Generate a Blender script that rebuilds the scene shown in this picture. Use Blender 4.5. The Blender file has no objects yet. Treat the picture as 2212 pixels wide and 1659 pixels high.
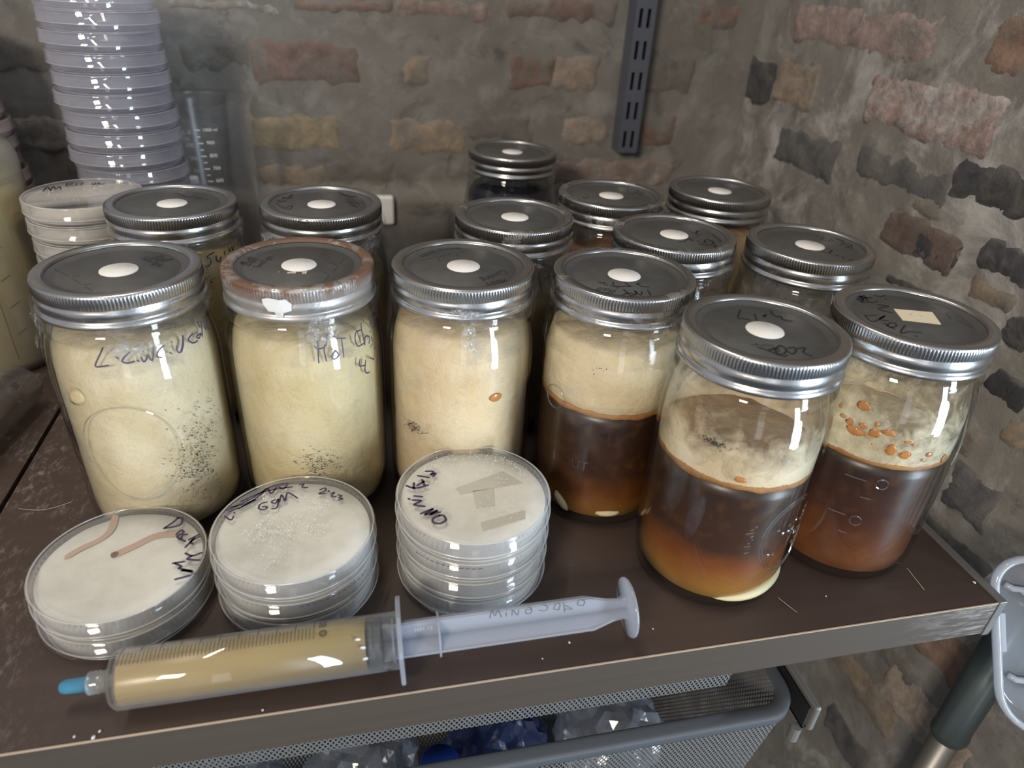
import bpy, bmesh, math, random
from mathutils import Vector, Matrix, noise
random.seed(7)
sc = bpy.context.scene
COL = sc.collection
PI = math.pi
# ------------------------------------------------------------------ camera
cd = bpy.data.cameras.new('camera')
cam = bpy.data.objects.new('camera', cd)
COL.objects.link(cam)
cd.sensor_fit = 'HORIZONTAL'
cd.sensor_width = 36.0
cd.lens = 36.0 * 1520.28 / 2212.0
cd.clip_start = 0.01
CR = ((0.97588, -0.210959, 0.056155), (-0.061366, -0.511949, -0.856821), (0.209502, 0.832709, -0.512546))
M = Matrix(((CR[0][0], -CR[1][0], -CR[2][0]), (CR[0][1], -CR[1][1], -CR[2][1]), (CR[0][2], -CR[1][2], -CR[2][2]))).to_4x4()
M.translation = Vector((-0.049935, -0.41124, 0.334107))
cam.matrix_world = M
sc.camera = cam
cd.dof.use_dof = True
cd.dof.focus_distance = 0.46
cd.dof.aperture_fstop = 6.4
# ------------------------------------------------------------------ world, lights, exposure
w = bpy.data.worlds.new('room_light')
sc.world = w
w.use_nodes = True
w.node_tree.nodes['Background'].inputs[0].default_value = (0.90, 0.93, 1.0, 1)
w.node_tree.nodes['Background'].inputs[1].default_value = 0.50
def area(name, loc, target, sx, sy, power, col):
    l = bpy.data.lights.new(name, 'AREA')
    l.shape = 'RECTANGLE'; l.size = sx; l.size_y = sy; l.energy = power; l.color = col
    o = bpy.data.objects.new(name, l); COL.objects.link(o)
    o.location = loc
    o.rotation_euler = (Vector(target) - Vector(loc)).to_track_quat('-Z', 'Y').to_euler()
    return o
area('ceiling_lamp', (-0.35, 0.12, 1.75), (0, 0, 0), 0.80, 0.07, 10.0, (1.0, 0.90, 0.76))
area('room_lamp', (-1.05, -1.65, 1.02), (0, 0, 0.1), 0.40, 0.30, 35.0, (1.0, 0.90, 0.76))
area('daylight_window', (2.0, -2.15, 0.05), (0.05, 0, 0.12), 0.42, 2.0, 125.0, (0.70, 0.85, 1.0))
area('front_streak_light', (-0.30, -3.0, 0.20), (0, 0, 0.1), 0.45, 1.6, 4.5, (0.86, 0.92, 1.0))  # unseen dim panel added in front for the second streak on glass
sc.view_settings.view_transform = 'Standard'
sc.view_settings.look = 'None'
sc.view_settings.gamma = 1.0
sc.view_settings.exposure = -0.17
sc.view_settings.use_curve_mapping = False
sc.cycles.max_bounces = 12
sc.cycles.transparent_max_bounces = 36
sc.cycles.diffuse_bounces = 3
sc.cycles.glossy_bounces = 4
sc.cycles.transmission_bounces = 8
sc.cycles.caustics_reflective = False
sc.cycles.caustics_refractive = False
sc.cycles.sample_clamp_indirect = 4.0
# ------------------------------------------------------------------ measured data (metres or millimetres, object space)
S={'side_J1':[[[-1.6348,142.92],[-1.6877,138.89],[-1.7653,132.14],[-1.687,131.86],[-1.6145,132.43]],[[-1.5233,136.92],[-1.4942,135.69]],[[-1.357,138.88],[-1.423,136.64],[-1.4634,134.14],[-1.4089,132.86],[-1.3315,133.41]],[[-1.3072,133.83],[-1.2879,132.98]],[[-1.2563,135.15],[-1.2378,132.15],[-1.2012,133.57],[-1.1777,135.6],[-1.1453,131.9],[-1.093,139.07]],[[-1.217,138.11],[-1.2114,137.59]],[[-0.9629,138.62],[-1.0465,136.53],[-1.0829,133.53],[-1.036,132.15]],[[-0.9343,133.72],[-0.9091,132.51]],[[-0.8726,139.18],[-0.8656,138.68]],[[-0.8215,135.87],[-0.8394,133.85],[-0.8109,131.57],[-0.7434,135.73],[-0.7031,140.11],[-0.7302,135.46],[-0.7919,131.47]],[[-0.55,138.45],[-0.6475,136.57],[-0.5999,133.42],[-0.5175,133.19]],[[-0.4245,135.88],[-0.5131,135.51],[-0.4801,133.97],[-0.4179,135.44],[-0.4144,133.41]],[[-0.4353,144.29],[-0.3954,139.08]],[[-0.3155,142.06],[-0.4156,133.73]],[[-0.2817,141.29],[-0.2954,135.77],[-0.1892,140.12],[-0.2469,137.56],[-0.2212,134.0]]],'side_J2':[[[-1.3601,142.59],[-1.3824,126.64]],[[-1.4127,137.06],[-1.3646,134.98],[-1.2649,136.57],[-1.2299,143.57],[-1.1908,142.95]],[[-1.2825,136.75],[-1.2972,133.21],[-1.286,127.03]],[[-1.1557,132.08],[-1.2127,129.36],[-1.179,126.96],[-1.122,128.97],[-1.1554,132.28]],[[-1.112,139.09],[-0.9826,137.48]],[[-1.048,138.19],[-1.0576,126.72]],[[-0.699,138.12],[-0.7942,138.69],[-0.8452,135.01],[-0.8206,130.06],[-0.7126,129.89]],[[-0.691,142.88],[-0.7,128.62],[-0.6787,132.41],[-0.6138,132.84],[-0.5725,130.41],[-0.6127,127.74]],[[-0.5343,130.58],[-0.5247,127.29]],[[-0.5352,134.15],[-0.5287,133.4]],[[-0.3944,142.1],[-0.4538,138.39],[-0.4052,133.45],[-0.3188,135.85],[-0.3944,142.1]],[[-0.8212,121.46],[-0.8453,117.32],[-0.7442,115.7]],[[-0.7275,118.97],[-0.7598,112.91],[-0.7305,109.83],[-0.6706,109.28]],[[-0.6388,118.53],[-0.5627,115.59]],[[-0.5228,122.07],[-0.3619,121.11],[-0.4107,115.65],[-0.4713,110.99]]],'side_A':[[[-0.8636,144.08],[-0.9498,142.92],[-0.9772,141.58],[-0.93,138.82],[-0.9634,135.88],[-1.0334,135.02]],[[-0.8264,140.83],[-0.8382,137.64],[-0.7918,136.44],[-0.7418,139.1]],[[-0.6579,142.34],[-0.6634,139.62]],[[-0.5735,143.86],[-0.5384,140.5],[-0.4898,143.1],[-0.4572,139.74],[-0.4168,144.18]],[[-0.3047,148.56],[-0.2776,140.7]]],'side_C':[[[-1.348,141.67],[-1.2944,126.33]],[[-1.22,142.26],[-1.253,138.75],[-1.1858,136.47],[-1.1427,140.09],[-1.215,142.45]],[[-1.1427,140.09],[-1.1537,130.95]]],'lid_J5':[[[-0.57,26.6],[-7.28,17.05],[-4.77,14.9],[-1.85,12.72]],[[4.82,20.35],[1.77,12.18]],[[11.75,18.91],[8.15,16.34]],[[9.86,18.7],[9.66,16.39]],[[17.22,23.55],[15.85,18.72],[16.9,15.7],[19.17,16.06],[18.1,11.74],[20.26,10.38],[22.42,9.03]],[[-14.62,-18.46],[-12.68,-20.3],[-10.53,-22.47],[-6.51,-20.64],[-5.49,-21.07]],[[-1.24,-17.92],[-6.84,-22.22],[-7.25,-26.97],[-3.38,-26.13],[-0.22,-21.97],[-0.92,-17.96]],[[-0.6,-24.03],[-0.04,-27.61],[4.12,-24.55],[5.09,-20.58],[1.52,-21.51]],[[6.41,-22.36],[10.93,-22.03],[7.28,-26.5],[9.47,-30.71]],[[-10.79,-22.92],[-6.72,-28.92],[-3.13,-28.53]]],'lid_J6':[[[-14.08,35.43],[-17.07,26.83],[-17.33,23.61],[-12.86,34.2],[-14.9,25.55],[-12.4,31.93],[-11.26,26.32]],[[-13.63,36.07],[-12.13,30.13],[-6.86,28.79]],[[-19.06,23.76],[-11.99,22.49],[-6.6,23.52]],[[-9.14,35.01],[-13.18,23.67]],[[-2.3,32.85],[-0.87,29.82],[4.36,31.61]],[[1.21,27.42],[1.06,26.12]],[[-10.18,18.7],[-4.68,16.09],[-13.83,13.38],[-9.17,7.01]],[[-28.75,5.66],[-29.44,-2.67],[-16.53,3.9]],[[-28.75,5.66],[-21.51,4.77]],[[-16.95,3.34],[-23.09,-0.39],[-18.8,-2.74]],[[-23.6,-4.58],[-23.95,-10.77],[-18.45,-8.89],[-17.9,-5.14],[-23.75,-7.98],[-22.6,-12.76]],[[-12.95,-9.05],[-22.61,-17.7],[-16.38,-17.06],[-10.14,-18.61]],[[-16.9,-22.24],[-15.94,-22.7]]],'lid_J4':[[[-11.14,-10.32],[-12.34,-15.91],[-8.6,-17.34],[-1.55,-17.46]],[[-3.83,-12.05],[-2.64,-17.83]],[[3.19,-13.76],[4.74,-18.43],[9.11,-19.46]],[[2.3,-14.83],[5.96,-12.83]],[[-8.34,-21.81],[-7.39,-30.57],[-3.02,-28.8],[-2.32,-24.51],[-1.12,-31.1],[1.81,-25.95]],[[6.3,-24.13],[5.17,-31.65]],[[-11.62,-29.56],[-6.22,-27.45],[-3.36,-30.91]]],'lid_F':[[[15.33,6.69],[17.61,2.62],[22.04,7.04],[17.58,0.0],[20.48,-2.09]],[[17.66,-4.85],[15.24,-3.76]],[[-4.16,-16.21],[0.93,-14.96],[6.32,-10.59],[8.1,-14.73]],[[7.28,-5.91],[9.69,-10.77]],[[30.17,-1.6],[30.13,-15.92]],[[17.15,-12.1],[18.41,-22.63],[23.51,-16.18],[20.41,-11.34],[14.83,-19.4]],[[11.87,-14.0],[13.72,-19.33],[15.62,-24.88],[9.56,-20.93]],[[20.98,-11.37],[21.87,-23.74],[16.72,-24.95]]],'lid_G':[[[17.96,20.06],[23.22,17.14],[16.8,11.92],[22.22,8.09]],[[26.36,14.68],[24.62,7.96]],[[30.01,14.49],[32.97,6.87],[24.96,-0.29]],[[29.38,1.66],[34.86,2.93],[33.83,-1.73],[26.61,-5.04],[30.84,-7.74]],[[1.42,-12.91],[3.96,-15.72],[10.97,-11.1],[5.22,-16.68],[6.37,-20.25]],[[8.1,-19.78],[9.05,-22.73]],[[10.97,-22.86],[9.6,-27.91]],[[12.74,-28.11],[15.37,-30.55]]],'lid_B':[[[-31.69,26.05],[-29.62,18.53],[-25.73,16.51],[-22.73,26.3],[-24.05,15.32],[-29.08,18.52]],[[-32.63,3.39],[-29.27,-5.13],[-25.52,-7.03],[-21.52,-3.52],[-22.18,-11.42],[-27.44,-9.85]],[[-32.42,11.65],[-29.47,7.05],[-26.43,9.62]],[[2.47,34.9],[9.29,36.9],[16.05,25.69],[24.41,19.11]],[[3.63,31.99],[11.77,25.75]],[[13.85,32.68],[20.46,18.39],[26.18,22.29]],[[18.69,12.51],[23.5,-5.82]],[[20.39,14.44],[25.94,-7.73]],[[22.84,14.39],[28.22,-4.09]],[[18.02,4.06],[31.73,2.59]],[[19.01,-2.73],[26.49,-7.74]]],'lid_A':[[[-4.12,27.74],[1.95,22.57],[8.02,17.07],[13.29,19.67]],[[-1.24,17.24],[10.57,13.98],[23.71,9.94]],[[-0.52,24.95],[5.83,17.88]],[[13.07,17.75],[19.1,11.92]]],'lid_D':[[[18.57,12.1],[20.04,4.55],[25.71,8.88],[26.59,-3.37]],[[16.83,-7.44],[23.3,-8.42]],[[-26.45,-3.21],[-25.59,-7.41],[-21.86,-3.72]],[[-18.81,-19.04],[-16.43,-25.11]],[[29.49,18.74],[31.05,5.25]]],'lid_E':[[[8.42,24.18],[11.43,17.75],[19.78,16.71]],[[8.03,11.0],[21.81,3.71]],[[6.54,16.81],[10.46,7.15]]],'lid_P1':[[[25.35,32.03],[22.32,27.44],[18.63,23.58]],[[24.91,32.1],[27.84,31.1],[27.37,25.32],[19.24,23.49]],[[26.75,16.81],[29.07,20.39],[30.61,17.79],[27.8,15.61],[29.64,12.23]],[[33.17,16.08],[30.67,15.95],[30.45,12.36],[33.09,10.03]],[[40.06,15.15],[34.58,11.08]],[[37.56,12.29],[33.78,4.87]],[[40.37,13.15],[36.16,9.56],[37.71,7.15]],[[34.57,0.16],[38.71,-2.69],[43.89,-0.81]],[[38.71,-2.69],[36.65,-5.03],[43.87,-7.13]],[[28.99,-7.17],[35.33,-6.74]],[[30.22,-7.36],[34.38,-10.62],[32.96,-11.57],[40.7,-15.13],[34.86,-13.39],[42.23,-17.23],[32.5,-20.12]]],'lid_P2':[[[-16.8,23.99],[-20.46,22.36],[-20.97,18.41],[-17.93,16.89],[-16.26,19.04],[-19.17,19.88]],[[-11.82,25.59],[-14.23,23.61],[-11.75,21.88],[-10.3,25.78],[-10.64,17.94],[-13.77,17.07]],[[-9.5,22.5],[-8.63,29.3],[-6.16,23.66],[-5.09,30.9],[1.08,24.67]],[[-39.64,19.34],[-27.22,27.45],[-15.28,38.39],[-5.32,40.45]],[[-39.16,22.18],[-31.81,23.1],[-23.8,26.95],[-33.13,19.95]],[[-37.84,18.02],[-28.5,23.28],[-20.82,31.79]],[[-32.17,26.54],[-20.93,33.21],[-10.75,35.72],[-2.47,36.25]],[[-20.76,31.08],[-17.79,37.02],[-14.8,31.61],[-11.74,37.59],[-8.09,34.9],[-5.68,38.89]],[[1.43,37.57],[4.24,38.19],[3.28,35.41],[6.67,34.05]],[[-39.89,14.67],[-35.99,10.49],[-34.73,13.64]],[[-34.85,16.91],[-34.36,16.18]],[[14.07,30.82],[17.33,32.22],[17.36,29.62],[13.69,27.31],[17.39,26.77]],[[19.13,29.65],[19.84,28.12]],[[20.56,26.3],[23.03,27.22],[21.18,23.67],[24.08,22.96]],[[24.96,24.53],[27.51,23.02],[25.56,21.63],[27.92,20.3],[24.94,19.35]]],'lid_P3':[[[-39.3,10.85],[-34.16,7.74],[-26.22,9.66]],[[-34.54,12.97],[-35.26,7.21]],[[-33.07,9.95],[-28.28,13.48]],[[-29.42,15.36],[-28.5,9.85]],[[-31.69,19.43],[-24.82,16.57]],[[-26.53,23.08],[-21.74,22.11],[-23.61,19.29],[-20.5,20.31],[-22.48,17.39]],[[-35.69,0.74],[-30.85,-0.77]],[[-39.13,-1.16],[-38.35,-2.07]],[[-37.05,-2.79],[-32.07,-4.32],[-36.27,-7.1],[-30.32,-9.55]],[[-33.47,-15.46],[-25.96,-12.26],[-31.08,-16.58],[-23.65,-14.14],[-28.2,-17.01],[-22.14,-15.64]],[[-22.9,-18.31],[-26.46,-20.02],[-27.14,-23.62],[-23.34,-25.05],[-19.97,-22.86],[-20.72,-19.01],[-23.31,-18.25]]],'lid_AM':[[[-31.24,6.02],[-32.22,19.65],[-26.35,8.06]],[[-31.2,11.07],[-28.38,12.31]],[[-26.67,10.17],[-27.93,20.48],[-23.76,12.26],[-23.59,20.45],[-20.35,13.08]],[[-18.26,20.84],[-20.38,30.62],[-16.28,30.6],[-17.54,25.24],[-13.19,23.45]],[[-13.5,30.59],[-11.88,23.88]],[[-11.84,30.58],[-8.73,31.47],[-9.26,25.19]],[[-2.34,30.54],[1.3,25.13],[0.8,31.44]],[[3.3,26.01],[3.27,31.43],[6.1,26.0],[8.24,29.59]]],'syr':[[[9.86,32.19],[10.82,38.04],[12.61,33.62],[14.04,37.44],[16.32,31.77]],[[18.55,35.47],[18.88,32.2]],[[18.5,37.98],[18.69,37.37]],[[21.97,32.2],[22.3,36.37],[24.98,32.21],[25.55,36.11]],[[32.36,35.42],[29.48,35.73],[29.85,32.68],[32.33,32.44],[32.57,35.96],[30.13,38.11]],[[36.8,34.26],[40.35,33.26],[41.63,35.79],[38.68,38.61]],[[48.29,32.84],[45.1,34.0],[46.16,37.94],[48.33,36.86],[47.88,32.8]],[[50.32,37.88],[51.62,30.48]],[[51.22,32.88],[55.65,32.3],[51.35,35.86]],[[61.65,33.88],[58.54,35.25],[58.96,39.08],[62.18,37.36],[61.65,33.88]],[[61.13,38.46],[63.97,39.45],[67.0,38.8]]]}
A={'streak1':[[-30.8,9.9],[-24.7,16.3],[-16.5,22.0],[-12.6,29.8],[-13.0,42.1]],'streak2':[[-5.3,7.7],[3.6,13.1],[14.5,20.4],[27.1,20.4]],'wedges':[[[-9.8,7.3],[21.4,19.5],[31.7,6.2],[-8.0,1.5]],[[-0.1,-25.1],[27.3,-18.5],[26.0,-26.0],[-0.2,-32.4]],[[-0.1,3.1],[12.7,4.0],[10.5,-12.0],[-0.5,-12.3]]]}
T=[['J1','SureTight',[[7.4,18.4],[20.94,3.04]]],['J1','Ball',[[12.76,18.05],[22.85,9.92]]],['J2','Ball',[[-28.8,0.62],[-23.3,13.11]]],['J2','SureTight',[[-23.0,-2.61],[-15.64,14.86]]],['J3','Canning',[[23.42,-7.86],[5.93,-21.84]]],['J3',"Halal's",[[21.46,-21.9],[8.09,-28.32]]],['J3','SEALING',[[2.93,33.92],[-12.58,31.51]]],['J3','EXPERT',[[-16.29,28.73],[-26.32,19.49]]],['J4','SureTight',[[-9.61,-18.82],[-19.58,-8.04]]],['J4','Ball',[[-12.96,-22.97],[-23.19,-16.15]]],['J5','SureTight',[[-4.86,-17.04],[-16.49,-14.14]]],['J5','Ball',[[-3.49,-21.29],[-10.25,-19.75]]]]
LM={'J1':[[[-34.76,4.3],[-24.25,-7.41]],[[-21.32,-11.25],[-15.25,-18.6]],[[-11.89,-22.95],[-6.11,-29.81]],[[-21.93,-9.08],[-18.08,-6.8]],[[-13.56,-20.78],[-9.15,-19.5]]],'J2':[[[14.98,-26.93],[17.91,-18.28]],[[19.76,-12.7],[22.78,-4.69]],[[24.13,1.27],[27.06,9.8]],[[14.23,-12.29],[17.65,-15.99]],[[19.04,1.62],[22.53,-2.26]]],'J3':[[[-26.16,11.75],[-16.96,14.98]],[[-12.9,17.32],[-4.64,22.07]],[[0.53,24.44],[5.85,27.37]],[[-14.31,17.41],[-13.4,9.62]],[[-1.19,22.66],[-0.77,15.75]]],'J4':[[[6.49,18.93],[12.0,15.96]],[[13.51,14.57],[18.03,5.41]],[[21.95,10.15],[25.87,4.83]]],'J6':[[[20.28,22.45],[24.12,9.26]],[[25.02,2.98],[22.42,-4.79]],[[25.23,-5.66],[26.8,-15.85]]]}
DROPS=[[-2.543,127.1,3.1,3.1],[-2.524,110.4,4.9,2.8],[-2.304,113.5,3.2,2.8],[-2.458,115.5,2.0,1.9],[-2.141,116.1,3.8,2.1],[-2.314,119.2,1.3,1.7],[-2.053,105.4,2.7,4.0],[-1.867,103.1,3.0,2.8],[-1.552,103.5,2.1,1.7],[-2.615,114.9,2.0,2.4],[-2.797,121.5,1.0,1.9],[-1.901,111.9,2.0,1.0],[-1.825,110.5,0.8,0.9],[-1.619,99.9,1.1,0.9],[-2.397,110.8,1.0,1.4],[-2.727,116.2,2.0,1.2],[-1.227,97.4,1.8,3.1],[-2.285,106.1,0.7,0.6]]
SPECKS={'J1':[[-0.727,75.4,0.442,28.5,150],[-0.893,51.3,0.366,24.9,260]],'J2':[[-1.504,52.7,0.358,13.3,170]],'J3':[[-2.442,70.4,0.199,5.2,80]],'J5':[[-2.41,118.8,0.197,2.8,110]],'A':[[-1.029,130.9,0.103,23.2,120]],'J4':[[-2.137,125.0,0.191,4.7,10]]}
BRICKS={'back':[[-0.214,-0.109,0.277,0.286,'w'],[-0.094,0.005,0.28,0.292,'p'],[0.007,0.108,0.28,0.296,'pw'],[0.13,0.254,0.282,0.303,'p'],[-0.143,-0.031,0.21,0.252,'p'],[-0.209,-0.141,0.222,0.25,'g'],[0.015,0.049,0.214,0.242,'b'],[0.134,0.186,0.212,0.244,'r'],[0.186,0.239,0.21,0.246,'b'],[0.293,0.36,0.212,0.251,'g'],[-0.156,-0.054,0.141,0.179,'bk'],[-0.001,0.086,0.139,0.175,'b'],[0.088,0.163,0.153,0.182,'g'],[0.202,0.259,0.15,0.181,'bw'],[0.299,0.347,0.151,0.182,'r'],[-0.386,-0.33,0.136,0.173,'w'],[0.196,0.352,0.101,0.132,'pw'],[-0.305,-0.236,0.21,0.243,'g'],[-0.374,-0.324,0.217,0.244,'g'],[-0.076,0.002,0.102,0.128,'g'],[-0.147,-0.076,0.102,0.125,'b'],[0.351,0.405,0.283,0.309,'r'],[-0.281,-0.231,0.274,0.282,'g']],'right':[[0.147,0.363,0.28,0.315,'pw'],[0.054,0.091,0.284,0.323,'r'],[0.373,0.45,0.205,0.254,'k'],[0.29,0.374,0.217,0.26,'b'],[0.057,0.208,0.223,0.269,'pW'],[0.229,0.339,0.159,0.197,'kg'],[0.079,0.199,0.176,0.203,'kg'],[0.003,0.077,0.189,0.223,'k'],[0.046,0.135,0.129,0.162,'kr'],[0.045,0.093,0.132,0.158,'k'],[-0.022,0.028,0.147,0.172,'k'],[-0.045,-0.016,0.106,0.129,'k'],[-0.065,-0.024,0.062,0.086,'k'],[-0.078,-0.034,-0.042,-0.002,'kg'],[0.061,0.114,0.101,0.11,'k'],[-0.086,-0.055,0.039,0.064,'b'],[-0.02,0.025,0.123,0.139,'b'],[-0.042,-0.02,0.006,0.035,'bg'],[0.077,0.116,0.166,0.18,'bg'],[-0.093,0.006,-0.299,-0.264,'b'],[-0.096,-0.044,-0.235,-0.21,'g'],[-0.086,-0.021,-0.377,-0.339,'kg']]}

JARS = {'J1': (-0.1824, 0.0089), 'J2': (-0.0822, 0.0096), 'J3': (0.0174, 0.0008), 'J4': (0.1163, -0.0215),
        'J5': (0.168, -0.1041), 'J6': (0.2683, -0.0977), 'A': (-0.1767, 0.1377), 'B': (-0.0707, 0.1327),
        'C': (0.0716, 0.0968), 'D': (0.1675, 0.1508), 'E': (0.2747, 0.1635), 'F': (0.1820, 0.0515),
        'G': (0.2766, 0.0231), 'H': (0.115, 0.306)}
# ------------------------------------------------------------------ helpers
def link(o, parent=None):
    COL.objects.link(o)
    if parent: o.parent = parent
    return o
def obj(name, me, m=None, parent=None, loc=None):
    o = bpy.data.objects.new(name, me)
    if m is not None and not me.materials: me.materials.append(m)
    link(o, parent)
    if loc: o.location = loc
    return o
def empty(name, loc, label, cat, group=None, rot=(0, 0, 0)):
    o = bpy.data.objects.new(name, None); o.empty_display_size = 0.02
    link(o); o.location = loc; o.rotation_euler = rot
    return tag(o, label, cat, group)
def tag(o, label=None, cat=None, group=None, kind=None):
    if label: o['label'] = label
    if cat: o['category'] = cat
    if group: o['group'] = group
    if kind: o['kind'] = kind
    return o
def mesh(vs, fs, smooth=True, name='m'):
    me = bpy.data.meshes.new(name)
    me.from_pydata([tuple(v) for v in vs], [], fs)
    if smooth:
        for p in me.polygons: p.use_smooth = True
    me.update()
    return me
def lathe(prof, seg=72, fn=None, closed=False, sharp=None):
    """turn (r, z) points around Z; fn(r, z, a, i) may displace the radius"""
    vs, fs, idx = [], [], []
    for i, (r, z) in enumerate(prof):
        if r < 1e-7:
            idx.append([len(vs)] * seg); vs.append((0, 0, z))
        else:
            row = []
            for k in range(seg):
                a = 2 * PI * k / seg
                rr, zz = (r, z) if fn is None else fn(r, z, a, i)
                row.append(len(vs)); vs.append((rr * math.cos(a), rr * math.sin(a), zz))
            idx.append(row)
    n = len(prof)
    for i in range(n if closed else n - 1):
        A, B = idx[i], idx[(i + 1) % n]
        for k in range(seg):
            q = [A[k], A[(k + 1) % seg], B[(k + 1) % seg], B[k]]
            u = []
            for x in q:
                if x not in u: u.append(x)
            if len(u) > 2: fs.append(u)
    me = mesh(vs, fs)
    if sharp is not None: autosmooth(me, sharp)
    return me
def autosmooth(me, deg):
    bm = bmesh.new(); bm.from_mesh(me)
    for e in bm.edges:
        if len(e.link_faces) == 2 and e.calc_face_angle(0) > math.radians(deg): e.smooth = False
    bm.to_mesh(me); bm.free()
class MB:
    """collects simple shapes into one mesh"""
    def __init__(s): s.v, s.f = [], []
    def add(s, vs, fs):
        b = len(s.v); s.v += [tuple(v) for v in vs]; s.f += [[i + b for i in f] for f in fs]
    def box(s, x0, x1, y0, y1, z0, z1, M=None):
        vs = [Vector((x, y, z)) for z in (z0, z1) for y in (y0, y1) for x in (x0, x1)]
        if M: vs = [M @ v for v in vs]
        s.add(vs, [(0, 2, 3, 1), (4, 5, 7, 6), (0, 1, 5, 4), (2, 6, 7, 3), (0, 4, 6, 2), (1, 3, 7, 5)])
    def tube(s, pts, r, seg=10, closed=False, caps=True):
        n = len(pts); rings = []
        pts = [Vector(p) for p in pts]
        up = None
        for i, p in enumerate(pts):
            a = pts[(i - 1) % n] if (closed or i > 0) else p
            b = pts[(i + 1) % n] if (closed or i < n - 1) else p
            d = (b - a).normalized()
            if up is None: up = d.orthogonal().normalized()
            up = (up - d * up.dot(d)).normalized()
            t = d.cross(up)
            rr = r[i] if isinstance(r, (list, tuple)) else r
            base = len(s.v)
            for k in range(seg):
                an = 2 * PI * k / seg
                s.v.append(tuple(p + rr * (math.cos(an) * up + math.sin(an) * t)))
            rings.append(base)
        for i in range(n if closed else n - 1):
            A, B = rings[i], rings[(i + 1) % n]
            for k in range(seg):
                s.f.append([A + k, A + (k + 1) % seg, B + (k + 1) % seg, B + k])
        if caps and not closed:
            s.f.append([rings[0] + k for k in range(seg)][::-1]); s.f.append([rings[-1] + k for k in range(seg)])
    def ribbon(s, pts, wd, mapf, step=0.6):
        """flat pen stroke in a (u, v) chart in mm; mapf puts it on the surface"""
        P = smooth_poly(pts, step)
        n = len(P)
        if n < 2: return
        L, R = [], []
        for i in range(n):
            a, b = P[max(0, i - 1)], P[min(n - 1, i + 1)]
            dx, dy = b[0] - a[0], b[1] - a[1]; l = math.hypot(dx, dy) or 1
            ww = wd / 2 * (0.72 if i in (0, n - 1) else 1.0)
            L.append((P[i][0] - dy / l * ww, P[i][1] + dx / l * ww)); R.append((P[i][0] + dy / l * ww, P[i][1] - dx / l * ww))
        s.add([mapf(*q) for q in L + R], [(n + i, n + i + 1, i + 1, i) for i in range(n - 1)])
        for (c, a) in ((P[0], P[1]), (P[-1], P[-2])):       # round ends
            an = math.atan2(c[1] - a[1], c[0] - a[0]); vs = [c]
            for k in range(-3, 4):
                vs.append((c[0] + wd * .36 * math.cos(an + k * PI / 6), c[1] + wd * .36 * math.sin(an + k * PI / 6)))
            s.add([mapf(*q) for q in vs], [(0, k, k + 1) for k in range(1, 7)])
    def build(s, name, m=None, parent=None, smooth=False, loc=None):
        return obj(name, mesh(s.v, s.f, smooth), m, parent, loc)
def smooth_poly(p, step):
    p = [tuple(q) for q in p]
    if len(p) < 3:
        a, b = p[0], p[-1]
        if math.hypot(a[0] - b[0], a[1] - b[1]) < .05: b = (a[0] + .3, a[1])
        p = [a, ((a[0] + b[0]) / 2, (a[1] + b[1]) / 2), b]
    out = []
    for i in range(len(p) - 1):
        p0, p1, p2, p3 = p[max(0, i - 1)], p[i], p[i + 1], p[min(len(p) - 1, i + 2)]
        n = max(2, int(math.hypot(p2[0] - p1[0], p2[1] - p1[1]) / step))
        for k in range(n):
            t = k / n
            out.append(tuple(.5 * ((2 * p1[j]) + (-p0[j] + p2[j]) * t + (2 * p0[j] - 5 * p1[j] + 4 * p2[j] - p3[j]) * t * t + (-p0[j] + 3 * p1[j] - 3 * p2[j] + p3[j]) * t ** 3) for j in (0, 1)))
    out.append(p[-1])
    return out
def text_mesh(s, size=1.0, shear=0.0, space=1.0):
    """flat lettering: list of verts (x, y) and faces from the built-in font"""
    c = bpy.data.curves.new('t', 'FONT'); c.body = s; c.size = size; c.shear = shear; c.space_character = space
    c.resolution_u = 3
    o = bpy.data.objects.new('t', c); COL.objects.link(o)
    dg = bpy.context.evaluated_depsgraph_get()
    me = bpy.data.meshes.new_from_object(o.evaluated_get(dg))
    v = [(q.co.x, q.co.y) for q in me.vertices]; f = [list(p.vertices) for p in me.polygons]
    bpy.data.objects.remove(o); bpy.data.meshes.remove(me)
    return v, f
def put_text(mb, s, a, b, mapf, hk=1.0, shear=0.0):
    """lettering whose baseline runs from a to b in the chart (mm)"""
    v, f = text_mesh(s, 1.0, shear)
    x0, x1 = min(q[0] for q in v), max(q[0] for q in v)
    d = (b[0] - a[0], b[1] - a[1]); l = math.hypot(*d); k = l / (x1 - x0); ex = (d[0] / l, d[1] / l); ey = (-ex[1], ex[0])
    mb.add([mapf(a[0] + ex[0] * (x - x0) * k + ey[0] * y * k * hk, a[1] + ex[1] * (x - x0) * k + ey[1] * y * k * hk) for x, y in v], f)
def fbm(x, y, z, o=3):
    return noise.fractal(Vector((x, y, z)), 1.0, 2.0, o)
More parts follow.
